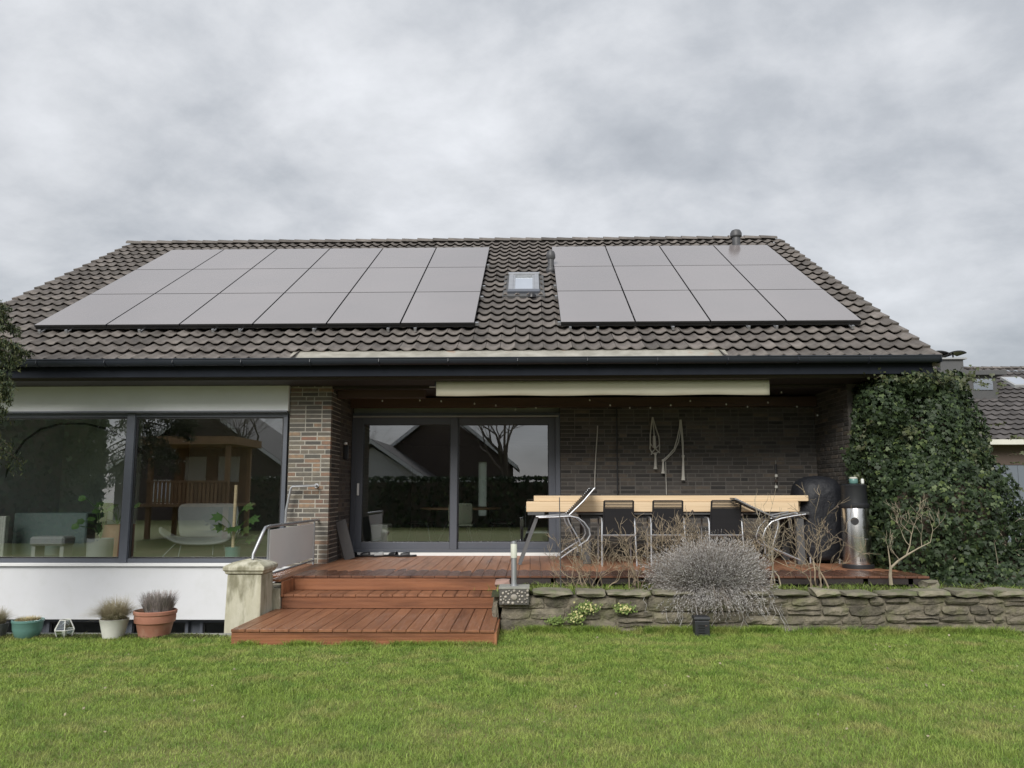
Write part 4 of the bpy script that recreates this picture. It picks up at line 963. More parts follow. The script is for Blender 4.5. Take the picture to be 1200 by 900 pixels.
c1 = (-5.36, 8.58, 0)
p_ = pot('teal_pot', 'round teal glazed bowl with dry sedum, next to the wire lantern', c1, [(.09, 0), (.115, .02), (.142, .10), (.148, .165), (.156, .175), (.156, .195), (.146, .198), (.135, .18), (.13, .12)], 'teal', .165, .13)
V, F = blades(420, (c1[0], c1[1], .16), .11, .06, .05, .006, 3, .3); npobj('sedum', V, F, M['succ'], p_, c1)
c3 = (-4.44, 8.60, 0)
p_ = pot('white_pot', 'white ceramic pot overflowing with dry ornamental grass', c3, [(.09, 0), (.105, .01), (.135, .15), (.145, .19), (.148, .20), (.138, .205), (.125, .17)], 'whitepot', .175, .12)
V, F = blades(2200, (c3[0], c3[1], .17), .10, .25, .32, .0022, 4, .8); npobj('ornamental_grass', V, F, M['drygrass'], p_, c3)
c4 = (-4.03, 8.66, -.02)
p_ = pot('terracotta_pot', 'large terracotta pot with a thick rim and faded heather', c4, [(.135, 0), (.15, .01), (.185, .17), (.192, .18), (.205, .185), (.21, .225), (.208, .26), (.218, .27), (.22, .30), (.208, .308), (.19, .27), (.18, .20)], 'terra', .25, .18)
V, F = blades(1100, (c4[0]+.03, c4[1], .22), .13, .21, .13, .005, 5, .1, .35); npobj('heather', V, F, M['heather'], p_, c4)
c0 = (-5.72, 8.60, 0)
p_ = pot('grass_pot', 'pot of dry grass cut off by the left edge of the photo', c0, [(.08, 0), (.10, .01), (.12, .12), (.125, .15), (.115, .15)], 'slate', .13, .11)
V, F = blades(900, (c0[0], c0[1], .13), .08, .19, .20, .0022, 9, .7); npobj('ornamental_grass', V, F, M['drygrass'], p_, c0)
# geometric wire lantern
gl = empty('wire_lantern', (-4.97, 8.6, 0), 'geometric white wire and glass lantern between the teal and the white pot', 'lantern')
def ring(r, z, n=6, ph=0): return [(-4.97+r*math.cos(2*math.pi*k/n+ph), 8.6+r*math.sin(2*math.pi*k/n+ph), z) for k in range(n)]
r0_, r1_, r2_ = ring(.075, .01), ring(.105, .09), ring(.055, .19)
b = MB()
for k in range(6):
    for A_, B_ in ((r0_[k], r0_[(k+1) % 6]), (r1_[k], r1_[(k+1) % 6]), (r2_[k], r2_[(k+1) % 6]), (r0_[k], r1_[k]), (r1_[k], r2_[k])): b.tube([A_, B_], .0045, 5)
b.build('wire_frame', M['whitepot'], gl)
b = MB(); b.add(r0_+r1_+r2_, [(k, (k+1) % 6, 6+(k+1) % 6, 6+k) for k in range(6)]+[(6+k, 6+(k+1) % 6, 12+(k+1) % 6, 12+k) for k in range(6)]); b.build('glass_pane', M['glass'], gl)
b = MB(); b.lathe([(.025, .015), (.025, .075), (.02, .08)], (-4.97, 8.6, 0), 12); b.build('candle', M['offwhite'], gl, smooth=True)
# ------------------------------------------------------------------ vegetation
def leafcloud(P, Nrm, size, rg, kind='ivy', asp=1.0, jit=.6):
    """one small leaf per point P, roughly facing Nrm"""
    n = len(P); Nn = Nrm+rg.normal(0, jit, (n, 3)); Nn /= np.linalg.norm(Nn, axis=1)[:, None]
    up = np.tile(np.array([0, 0, -1.]), (n, 1))+rg.normal(0, .45, (n, 3)); T = up-(up*Nn).sum(1)[:, None]*Nn; T /= np.linalg.norm(T, axis=1)[:, None]+1e-9
    B = np.cross(Nn, T); s = size*rg.uniform(.5, 1.55, n)
    if kind == 'ivy': sh = [(0, -.35, 0), (.38, -.42, .03), (.5, .05, -.05), (.22, .12, .05), (0, .62, -.08), (-.22, .12, .05), (-.5, .05, -.05), (-.38, -.42, .03)]
    else: sh = [(0, -.5, 0), (.5*asp, -.05, .04), (0, .5, -.05), (-.5*asp, -.05, .04)]
    V = np.zeros((n, len(sh), 3))
    for i, (a, b_, c) in enumerate(sh): V[:, i] = P+(B*a+T*b_+Nn*c)*s[:, None]
    m = len(sh); base = (np.arange(n)*m)[:, None]
    if kind == 'ivy': F = np.concatenate([base+np.array([[0, 1, 2, 3]]), base+np.array([[0, 3, 4, 5]]), base+np.array([[0, 5, 6, 7]])])
    else: F = base+np.array([[0, 1, 2, 3]])
    return V.reshape(-1, 3), F
def lump(d, seed, amp, fr):
    rg = np.random.RandomState(seed); s = np.zeros(len(d))
    for _ in range(9):
        k = rg.normal(0, fr, 3); s += np.sin(d@k+rg.uniform(0, 6))
    return 1+amp*s/3
def sblob(n, c, r, p, rg, seed, amp=.08, fr=4, depth=.22):
    d = rg.normal(0, 1, (n, 3)); d /= np.linalg.norm(d, axis=1)[:, None]
    q = (np.abs(d)**p).sum(1)**(-1/p); k = lump(d*3, seed, amp, fr/3)*(1-depth*rg.uniform(0, 1, n)**2)
    P = np.array(c)+d*(q*k)[:, None]*np.array(r); Nm = d/np.array(r); Nm /= np.linalg.norm(Nm, axis=1)[:, None]
    return P, Nm
rg = np.random.RandomState(5)
ivy = empty('ivy', (5.5, 12.0, 0), 'big dense mass of dark ivy covering the end of the terrace wall', 'ivy')
parts_ = [((5.58, 12.1, 1.55), (.99, 1.25, 1.66), 3.2, 60000, 1), ((5.66, 11.3, .95), (.98, .95, 1.1), 2.6, 20000, 2), ((6.35, 10.7, .35), (1.2, .8, .42), 2.2, 11000, 3), ((4.95, 11.3, 2.62), (.30, .5, .4), 2.3, 2200, 4), ((5.4, 11.5, 3.0), (.6, .6, .28), 2.2, 3000, 6), ((5.1, 11.4, .8), (.30, .45, .45), 2.3, 2200, 7)]
Vs = []; Fs = []; o_ = 0
for c, r, p, n, sd_ in parts_:
    P, Nm = sblob(n, c, r, p, rg, sd_, .075, 9, .16)
    Nm[:, 1] -= .25; keep = (P[:, 2] > .02) & ~((P[:, 0] < 4.74) & (P[:, 1] > 11.75)); P, Nm = P[keep], Nm[keep]
    V, F = leafcloud(P, Nm, .052, rg, 'ivy'); Vs.append(V); Fs.append(F+o_); o_ += len(V)
npobj('foliage', np.concatenate(Vs), np.concatenate(Fs), M['ivy'], ivy, (5.5, 12, 0))
V_ = []; F_ = []; o_ = 0
for c, r, p, n, sd_ in parts_[:3]:
    d = []; m1, m2 = 16, 10
    for j in range(m2+1):
        for i in range(m1):
            a = 2*math.pi*i/m1; e_ = -math.pi/2+math.pi*j/m2; d.append((math.cos(a)*math.cos(e_), math.sin(a)*math.cos(e_), math.sin(e_)))
    d = np.array(d); q = (np.abs(d)**p).sum(1)**(-1/p); P = np.array(c)+d*q[:, None]*np.array(r)*.80; P[:, 2] = np.maximum(P[:, 2], .01)
    V_ += P.tolist(); F_ += [(o_+j*m1+i, o_+j*m1+(i+1) % m1, o_+(j+1)*m1+(i+1) % m1, o_+(j+1)*m1+i) for j in range(m2) for i in range(m1)]; o_ += len(d)
mkobj('woody_core', V_, F_, M['bark'], ivy)
# pale twigs and light new sprigs on the ivy
b = MB()
for k in range(46):
    x, z = random.uniform(5.4, 6.9), random.uniform(.15, 1.2); y = 10.05+max(0, z-.5)*.7+random.uniform(0, .3)-(x < 5.6)*-.3
    p = Vector((x, y, z)); d = Vector((random.uniform(-.7, .7), random.uniform(-.3, .1), random.uniform(-.6, .9))); pts = [p]
    for i in range(5): d += Vector((random.uniform(-.25, .25), random.uniform(-.15, .15), random.uniform(-.3, .2))); p = p+d.normalized()*random.uniform(.05, .11); pts.append(p)
    b.tube(pts, [.005, .0045, .004, .003, .002, .001], 4)
b.build('dry_twigs', M['palebark'], ivy, kind='stuff')
P = []; 
for k in range(420):
    q = random.choice([(5.6, 3.08, .8, .10), (5.6, 3.1, .8, .10), (5.15, 2.35, .10, .08), (6.1, 2.0, .25, .2)])
    P.append((random.gauss(q[0], q[2]*.5), random.uniform(10.8, 11.2), min(3.26, random.gauss(q[1], q[3]*.7))))
P = np.array(P); b = MB(); P = P.tolist()
for k in range(60):   # stray runners breaking the outline
    side = random.random()
    if side < .6: p = Vector((random.uniform(4.9, 6.4), random.uniform(10.95, 11.6), 3.05)); d = Vector((random.uniform(-.6, .6), -.3, random.uniform(.2, .9)))
    elif side < .85: p = Vector((6.5, random.uniform(10.9, 11.8), random.uniform(.8, 2.9))); d = Vector((.6, -.4, random.uniform(-.2, .8)))
    else: p = Vector((4.72, random.uniform(10.95, 11.5), random.uniform(.9, 2.7))); d = Vector((-.7, -.5, random.uniform(-.6, .5)))
    pts = [p]
    for i in range(6):
        d += Vector((random.uniform(-.25, .25), random.uniform(-.15, .15), random.uniform(-.35, .15))); p = p+d.normalized()*.035; pts.append(p)
        P.append(tuple(p+Vector((random.uniform(-.02, .02), -.01, random.uniform(-.02, .02)))))
    b.tube(pts, .003, 4)
b.build('runners', M['bark'], ivy, kind='stuff'); P = np.array(P)
V, F = leafcloud(P, np.tile([0, -.7, .7], (len(P), 1)), .05, rg, 'ivy'); npobj('new_leaves', V, F, M['ivytop'], ivy, (5.5, 12, 0))

def branch(b, p, d, l, r, depth, spread=.55, up=.25, n=5, kink=.18, minr=.0032, tips=None):
    pts = [p]; dd = d.normalized(); segs = 4
    rr = [r]
    for i in range(segs):
        dd = (dd+Vector((random.gauss(0, kink), random.gauss(0, kink), random.gauss(0, kink)+up*.12))).normalized(); p = p+dd*l/segs; pts.append(p); rr.append(r*(1-.45*(i+1)/segs))
    b.tube(pts, rr, n if depth > 1 else 4)
    if depth <= 0:
        if tips is not None: tips.append(p)
        return
    k = random.choice((2, 3)) if depth > 1 else random.choice((2, 2, 3))
    for i in range(k):
        q = pts[random.choice((2, 3, 4, 4))] if i else pts[-1]
        nd = (dd+Vector((random.gauss(0, spread), random.gauss(0, spread*.7), random.gauss(0, spread*.6)+up))).normalized()
        branch(b, q, nd, l*random.uniform(.55, .85), max(rr[-1]*random.uniform(.7, .98), minr), depth-1, spread, up, n, kink, minr, tips)
    return tips
def rose(x, y, z, h, w, stems, seed, lab, m='twig', depth=3, r=.013, hips=0, mat_=None):
    random.seed(seed); root = empty('rose_bush', (x, y, z-.03), lab, 'rose bush', 'bare rose bushes in the raised bed'); b = MB(); tips = []
    for i in range(stems):
        a = (i+.5)/stems-.5; q = Vector((x+a*w*.28, y+random.uniform(-.08, .08), z-.03)); l0 = h*random.uniform(.30, .46)
        branch(b, q, Vector((a*w*1.5+random.gauss(0, .25), random.gauss(0, .35), 1)), l0, r*random.uniform(.6, 1.15), depth, .55, .30, 6, .24, .0028, tips)
    b.build('stems', M[m], root)
    b = MB()
    for p in random.sample(tips, min(len(tips), hips)): b.lathe([(.001, -.012), (.014, -.004), (.016, .008), (.006, .02), (.001, .022)], p, 6)
    if hips: b.build('dead_flowers', M['nbbrick'], root, kind='stuff')
    b = MB(); b.lathe([(.05, -.04), (.045, .02), (.02, .06), (.001, .065)], (x, y, z), 7); b.build('root_stock', M['bark'], root)
rose(.74, 9.75, .36, .72, .95, 8, 21, 'bare pale rose bush nearest to the bollard lamp', r=.012, depth=4)
rose(.46, 9.95, .34, .60, .6, 5, 33, 'low bare rose bush hard against the deck below the trestle', r=.008)
rose(1.24, 9.8, .36, .78, .65, 6, 22, 'bare rose bush in front of the first tucked-in chair', r=.011, depth=4)
rose(1.86, 9.95, .36, .90, .8, 8, 23, 'bare rose bush left behind the lavender bush', hips=3, r=.011, depth=4)
rose(2.62, 9.9, .36, .86, .8, 8, 24, 'bare rose bush right behind the lavender bush', hips=3, r=.010, depth=4)
rose(2.98, 10.0, .36, 1.10, .45, 4, 27, 'tall grey bare rose bush at the right edge of the lavender', 'palebark', hips=2, r=.013)
rose(3.42, 9.75, .36, 1.02, .75, 6, 45, 'tall bare rose bush in front of the covered barbecue', hips=5, r=.014, depth=4)
# low branching pale shrub
random.seed(5)
sh = empty('bare_shrub', (4.16, 9.85, .33), 'pale forked bare shrub in front of the ivy', 'shrub'); b = MB()
q = lambda x, y, Y=9.85: view(x, y, Y)
b.tube([q(1044, 686), q(1043, 676), q(1043.5, 664)], [.024, .020, .016], 7)
b.tube([q(1043.5, 666), q(1052, 658), q(1064, 650, 9.8), q(1076, 643, 9.8), q(1090, 636, 9.8)], [.015, .013, .010, .007, .004], 6)
b.tube([q(1062, 651), q(1066, 640), q(1068, 625)], [.009, .007, .004], 6)
b.tube([q(1043.5, 668), q(1042, 655), q(1040, 640)], [.010, .007, .004], 5)
for p, d in ((q(1068, 627), (-.4, 0, 1)), (q(1068, 627), (.3, 0, 1)), (q(1090, 636, 9.8), (.3, 0, 1)), (q(1080, 641), (.1, 0, 1)), (q(1054, 657), (-.6, 0, 1)), (q(1066, 640), (-.8, 0, .8))): branch(b, p, Vector(d), .19, .0045, 3, .5, .3, 5, .2, .0022)
b.build('stems', M['palebark'], sh)
# thin garden stake
b = MB(); b.tube([(.36, 9.72, .30), (.352, 9.72, 1.47)], .006, 6); b.build('garden_stake', M['slate'], None, 'thin grey garden stake in front of the glass door', 'stake')

# lavender bush
random.seed(3); rg = np.random.RandomState(8)
lv = empty('lavender_bush', (2.08, 9.42, .3), 'large silver grey lavender bush hanging over the stone wall', 'lavender')
n = 6500; a = rg.uniform(0, 2*np.pi, n); el = np.arccos(rg.uniform(-.22, 1, n)); d = np.stack([np.cos(a)*np.sin(el), np.sin(a)*np.sin(el), np.cos(el)], 1)
c = np.array((2.08, 9.36, .42)); rad = np.array((.68, .50, .42)); k = rg.uniform(.75, 1.12, n)*lump(d*2, 5, .10, 2.2)
tip = c+d*rad*k[:, None]; base = c+np.array([0, 0, -.10])+d*rad*np.array((.45, .3, .1))*rg.uniform(0, 1, (n, 1)); 
low = d[:, 2] < .15; tip[low, 2] -= rg.uniform(0, .16, low.sum())
tip += rg.normal(0, .022, (n, 3)); tip[:, 2] += np.where(low, .0, rg.uniform(.0, .14, n))
Vs = []; Fs = []; o_ = 0; K = 5
up = np.array([0, 0, 1.])
side = np.cross(tip-base, np.array([0, 1, 0])); side /= np.linalg.norm(side, axis=1)[:, None]+1e-9
st = np.zeros((n, K, 2, 3)); ctr = np.zeros((n, K, 3))
for j in range(K):
    t = j/(K-1); p = base*(1-t)+tip*t; p[:, 2] += .16*math.sin(math.pi*t)*(.35+.65*low); ctr[:, j] = p
    for s_, sg_ in ((0, -1), (1, 1)): st[:, j, s_] = p+side*sg_*.0022*(1-.5*t)
bs = (np.arange(n)*K*2)[:, None]; F = np.concatenate([bs+np.array([[j*2, j*2+1, j*2+3, j*2+2]]) for j in range(K-1)])
npobj('stems', st.reshape(-1, 3), F, M['lavstem'], lv, (2.08, 9.42, .3))
P = []; Nm = []; Tv = []; bend = tip-base; bend /= np.linalg.norm(bend, axis=1)[:, None]+1e-9
for j in range(15):
    t = .45+.55*j/14; jj = min(int(t*(K-1)), K-2); f_ = t*(K-1)-jj; a0, a1 = ctr[:, jj], ctr[:, jj+1]; p = a0*(1-f_)+a1*f_; dv = a1-a0; dv /= np.linalg.norm(dv, axis=1)[:, None]+1e-9
    dv = dv+rg.normal(0, .38, dv.shape)+np.array([0, -.05, .15]); dv /= np.linalg.norm(dv, axis=1)[:, None]
    P.append(p+rg.normal(0, .004, p.shape)); Tv.append(dv)
P = np.concatenate(P); Tv = np.concatenate(Tv); n = len(P); W_ = np.cross(Tv, rg.normal(0, 1, (n, 3))); W_ /= np.linalg.norm(W_, axis=1)[:, None]+1e-9
ll = (.026*rg.uniform(.6, 1.3, n))[:, None]; ww = .0026
V = np.stack([P-W_*ww*.5, P+W_*ww*.5, P+Tv*ll*.6+W_*ww, P+Tv*ll, P+Tv*ll*.6-W_*ww], 1).reshape(-1, 3); bs = (np.arange(n)*5)[:, None]
F = np.concatenate([bs+np.array([[0, 1, 2]]), bs+np.array([[0, 2, 4]]), bs+np.array([[4, 2, 3]])])
npobj('foliage', V, F, M['lav'], lv, (2.08, 9.42, .3))
# hanging dry strands
b = MB()
for k in range(34):
    x = random.gauss(2.15, .40); p = Vector((x, 9.02, random.uniform(.22, .44))); pts = [p]; 
    for i in range(5): p = p+Vector((random.uniform(-.04, .04), random.uniform(-.025, .01), random.uniform(-.07, .01 if i > 2 else -.03))); pts.append(p)
    b.tube(pts, .0022, 3)
b.build('hanging_strands', M['lav'], lv, kind='stuff')

# bed ground cover
def tufts(name, n, fx, fy, fz, h, w, m, seed, lab, dense=None, spread=.7):
    rg = np.random.RandomState(seed); x = fx(rg, n); y = fy(rg, n); n = len(x)
    z = fz(x, y); hh = h*rg.uniform(.4, 1.4, n); a = rg.uniform(0, 2*np.pi, n); lx, ly = rg.normal(0, spread, n)*hh, rg.normal(0, spread, n)*hh
    dx, dy = np.cos(a)*w, np.sin(a)*w
    V = np.zeros((n, 5, 3)); 
    V[:, 0] = np.stack([x-dx, y-dy, z-.004], 1); V[:, 1] = np.stack([x+dx, y+dy, z-.004], 1)
    V[:, 2] = np.stack([x+dx*.8+lx*.4, y+dy*.8+ly*.4, z+hh*.6], 1); V[:, 3] = np.stack([x+lx, y+ly, z+hh], 1); V[:, 4] = np.stack([x-dx*.8+lx*.4, y-dy*.8+ly*.4, z+hh*.6], 1)
    base = (np.arange(n)*5)[:, None]; me = np.concatenate([V.reshape(-1, 3)])
    F = np.concatenate([base+np.array([[0, 1, 2, 4]]), base+np.array([[4, 2, 3, 3]])]) ; F3 = np.concatenate([base+np.array([[0, 1, 2]]), base+np.array([[0, 2, 4]]), base+np.array([[4, 2, 3]])])
    return npobj(name, me, F3, M[m], None, (0, 0, 0), kind='stuff', label=lab)
bedz = lambda x, y: .36+.03*np.sin(x*5.1+y*7)-.04*(y-9.2)
tufts('bed_ground_cover', 26000, lambda r, n: r.uniform(-.2, 6.3, n), lambda r, n: 9.22+r.uniform(0, 1, n)**1.3*.95, bedz, .045, .004, 'moss', 1, 'low moss and weeds covering the raised bed')
tufts('bed_grass', 4500, lambda r, n: r.choice([.1, .5, 1.0, 1.3, 3.2, 3.9, 4.6, 5.6], n)+r.normal(0, .22, n), lambda r, n: 9.4+r.uniform(0, 1, n)*.65, bedz, .075, .003, 'grass', 2, 'grass tufts growing in the raised bed')
# primroses on the wall
random.seed(9); rg = np.random.RandomState(12)
for (cx, cz, rx, rz, lab) in ((.62, .27, .10, .05, 'yellow primula cushion growing on the stone wall, larger one'), (.50, .17, .08, .05, 'primula cushion low on the stone wall under the big one'), (1.03, .26, .085, .04, 'small yellow primula cushion on the wall nearer the lavender'), (.27, .13, .09, .03, 'small leafy weed low on the stone wall')):
    pr = empty('wall_flower', (cx, 9.0, cz-rz), lab, 'flowers', 'flower cushions on the stone wall')
    n = 420; P = np.stack([rg.normal(cx, rx*.55, n), 9.02-np.abs(rg.normal(0, .02, n)), rg.normal(cz, rz*.6, n)], 1)
    V, F = leafcloud(P, np.tile([0, -.8, .6], (n, 1)), .022, rg, 'l', .7, .5); npobj('foliage', V, F, M['yellowgreen'], pr, (cx, 9, cz))
    if 'weed' not in lab:
        n = 30; P = np.stack([rg.normal(cx, rx*.55, n), 8.985-np.abs(rg.normal(0, .015, n)), rg.normal(cz+.005, rz*.6, n)], 1)
        V, F = leafcloud(P, np.tile([0, -1., .3], (n, 1)), .017, rg, 'l', 1, .2); npobj('petals', V, F, M['petal'], pr, (cx, 9, cz))

# lawn blades
def lawn(n, x0, x1, y0, y1, h, w, seed, name):
    rg = np.random.RandomState(seed)
    x = rg.uniform(x0, x1, n); y = rg.uniform(y0, y1, n)
    lim = .74*y+.9; k = np.abs(x) < lim
    k &= ~((x > -3.07) & (x < -.34) & (y > 8.24)); k &= ~((y > 8.72) & (x < -.35)); k &= ~((y > 9.05) & (x > -.35)); k &= ~((np.abs(x-1.835) < .08) & (np.abs(y-8.86) < .07)); x, y = x[k], y[k]
    pat = np.sin(x*1.3+1)*np.sin(y*1.9+.5*x)+.6*np.sin(x*3.1+y*2.3)+.4*np.sin(y*5.3-x*2.2)
    hs = h*(1+.22*pat)*(1+.6*np.exp(-((y-8.95)/.1)**2)*(x > -.35))
    return x, y, hs, w, rg
def blades_obj(name, sets, m, lab):
    X = []; 
    for x, y, hs, w, rg in sets:
        n = len(x); hh = hs*rg.uniform(.4, 1.6, n)**1.0; a = rg.uniform(0, 2*np.pi, n); ln = rg.uniform(.3, 1.9, n)*hh; b_ = a+np.pi/2+rg.normal(0, .5, n)
        lx, ly = np.cos(b_)*ln, np.sin(b_)*ln; dx, dy = np.cos(a)*w, np.sin(a)*w; z = np.zeros(n)
        V = np.zeros((n, 5, 3)); V[:, 0] = np.stack([x-dx, y-dy, z], 1); V[:, 1] = np.stack([x+dx, y+dy, z], 1)
        V[:, 2] = np.stack([x+dx*.8+lx*.35, y+dy*.8+ly*.35, hh*.6], 1); V[:, 3] = np.stack([x+lx, y+ly, hh*.85], 1); V[:, 4] = np.stack([x-dx*.8+lx*.35, y-dy*.8+ly*.35, hh*.6], 1)
        X.append(V)
    V = np.concatenate(X); n = len(V); base = (np.arange(n)*5)[:, None]
    F3 = np.concatenate([base+np.array([[0, 1, 2]]), base+np.array([[0, 2, 4]]), base+np.array([[4, 2, 3]])])
    return npobj(name, V.reshape(-1, 3), F3, M[m], None, (0, 0, 0), kind='stuff', label=lab)
blades_obj('lawn_grass', [lawn(400000, -6, 6, 2.6, 6.2, .027, .0015, 1, ''), lawn(440000, -8.2, 8.2, 6.2, 9.05, .026, .0020, 2, '')], 'grass', 'short green grass blades of the lawn')
# weeds along the edging
tufts('edge_weeds', 5000, lambda r, n: r.choice([-3.6, -4.0, -4.6, -5.0, -5.4, -5.9, -3.8], n)+r.normal(0, .15, n), lambda r, n: 8.60+r.uniform(-.08, .1, n), lambda x, y: 0*x, .035, .006, 'moss', 6, 'low weeds at the foot of the pots')
tufts('edge_grass', 14000, lambda r, n: r.choice(np.random.RandomState(77).uniform(-.3, 6.2, 60), n)+r.normal(0, .07, n), lambda r, n: 9.03-np.abs(r.normal(0, .035, n)), lambda x, y: 0*x, .07, .0025, 'grass', 16, 'longer grass left unmown at the foot of the stone wall')
tufts('step_grass', 3500, lambda r, n: r.choice(np.random.RandomState(78).uniform(-3.0, -.4, 18), n)+r.normal(0, .06, n), lambda r, n: 8.235-np.abs(r.normal(0, .02, n)), lambda x, y: 0*x, .05, .0022, 'grass', 17, 'longer grass left unmown at the foot of the steps')
# daisies and pale leaves on the lawn
random.seed(4); P = []
for k in range(150): P.append((random.uniform(-5, 5.5), random.uniform(5.2, 8.9), .035))
P = np.array([p for p in P if not (-3.1 < p[0] < -.3 and p[1] > 8.2)]); V, F = leafcloud(P, np.tile([0, -.2, 1.], (len(P), 1)), .02, rg, 'l', .8, .3); npobj('fallen_leaves', V, F, M['drygrass'], None, (0, 0, 0), kind='stuff', label='scattered pale leaves lying on the lawn')

# conifer at the left edge
random.seed(2); rg = np.random.RandomState(21)
cf = empty('conifer', (-7.3, 9.3, 0), 'dark conifer whose drooping branches hang in at the left edge', 'tree')
b = MB(); b.tube([(-7.3, 9.3, 0), (-7.28, 9.3, 1.5), (-7.2, 9.35, 3.2), (-7.2, 9.35, 5.2)], [.14, .12, .08, .02], 9); b.build('trunk', M['bark'], cf)
b = MB(); P = []; Nm = []
def spray(p0, p1, droop, n=170, wd=.10):
    p0, p1 = Vector(p0), Vector(p1); pts = []
    for i in range(7):
        t = i/6; q = p0.lerp(p1, t); q.z -= droop*t*t; pts.append(q)
    b.tube(pts, [.02, .016, .013, .010, .007, .005, .002], 5)
    for k in range(n):
        t = random.random()**.6; q = p0.lerp(p1, t); q.z -= droop*t*t
        w_ = wd*(1.1-t*.6); P.append((q.x+random.gauss(0, w_), q.y+random.gauss(0, w_), q.z-abs(random.gauss(0, w_*1.5)))); Nm.append((random.gauss(0, 1), -1, random.gauss(0, 1)))
for k in range(46):
    z = random.uniform(1.9, 5.0); a = random.uniform(0, 2*math.pi); rad_ = max(.3, 1.05*(5.3-z)/3.0)*random.uniform(.75, 1.0); rad_ = min(rad_, 1.1)
    x1 = -7.2+rad_*math.cos(a); y1 = 9.35+rad_*.8*math.sin(a)
    if x1 > -6.3: x1 = -6.3
    spray((-7.2, 9.35, z+.15), (x1, y1, z), .3)
for (x, y) in ((17, 362), (14, 372), (20, 385), (8, 380), (34, 413), (28, 420), (18, 425), (33, 408), (17, 440), (22, 455), (16, 468), (12, 480), (20, 447), (14, 460)):
    e_ = view(x-4, y, 9.25); spray((-7.0, 9.3, e_.z+.30), tuple(e_+Vector((0, random.uniform(-.1, .1), .15))), .15, 320, .05)
b.build('branches', M['bark'], cf)
P = np.array(P); Nm = np.array(Nm); Vs = []; Fs = []
V, F = leafcloud(P, Nm, .045, rg, 'l', .35, .4); V2, F2 = leafcloud(P+rg.normal(0, .02, P.shape), Nm, .045, rg, 'l', .35, .4)
npobj('foliage', np.concatenate([V, V2]), np.concatenate([F, F2+len(V)]), M['conifer'], cf, (-7.3, 9.3, 0))

# ------------------------------------------------------------------ rooms behind the glass
so_ = empty('sideboard', (-7.15, 13.2, .42), 'sage green low cabinet behind the left window', 'cabinet')
A_, B_ = view(14, 655, 13), view(104, 603, 13)
b = MB(); b.cbox(A_.x, B_.x, 12.95, 13.6, .50, 1.20, .02); b.build('cabinet_body', M['greenbox'], so_)
for x in (A_.x+.1, B_.x-.1): b = MB(); b.box(x-.02, x+.02, 13.0, 13.04, .42, .50); b.build('leg', M['black_metal'], so_)
stl = empty('footstool', (-6.8, 12.6, .42), 'pale footstool in front of the sage cabinet', 'stool')
A_ = view(36, 660, 12.5); B_ = view(79, 628, 12.5)
b = MB(); b.cbox(A_.x, B_.x, 12.4, 12.75, B_.z-.14, B_.z, .03); b.build('seat', M['fabric'], stl)
for x in (A_.x+.05, B_.x-.05): b = MB(); b.box(x-.03, x+.03, 12.45, 12.7, .42, B_.z-.14); b.build('leg', M['fabric'], stl)
rd = empty('radiator', (-8.2, 12.5, .42), 'narrow white radiator at the left edge of the window', 'radiator')
A_ = view(-8, 643, 12.6); B_ = view(9, 604, 12.6)
for i in range(5): b = MB(); xx = A_.x+(B_.x-A_.x)*i/5; b.cbox(xx, xx+.04, 12.55, 12.65, .50, B_.z, .008); b.build('fin', M['offwhite'], rd)
al = empty('arc_lamp', (-8.4, 13.4, .42), 'thin black arc floor lamp curving over the left window', 'floor lamp')
b = MB(); b.tube([view(x, y, 13.4) for x, y in ((-12, 655), (-3, 600), (2, 570), (12, 540), (28, 516), (48, 502), (72, 496), (100, 496), (125, 502), (146, 514), (156, 524))], .019, 8); b.build('arc', M['black_metal'], al, smooth=True)
b = MB(); q_ = view(-12, 655, 13.4); b.lathe([(.15, .42), (.15, .45), (.01, .46)], (q_.x, q_.y, 0), 20); b.build('base', M['black_metal'], al)
q_ = view(156, 524, 13.4); b = MB(); b.lathe([(.16, -.10), (.12, .0), (.02, .06)], q_, 20); b.build('lamp_shade', M['black_metal'], al, smooth=True)
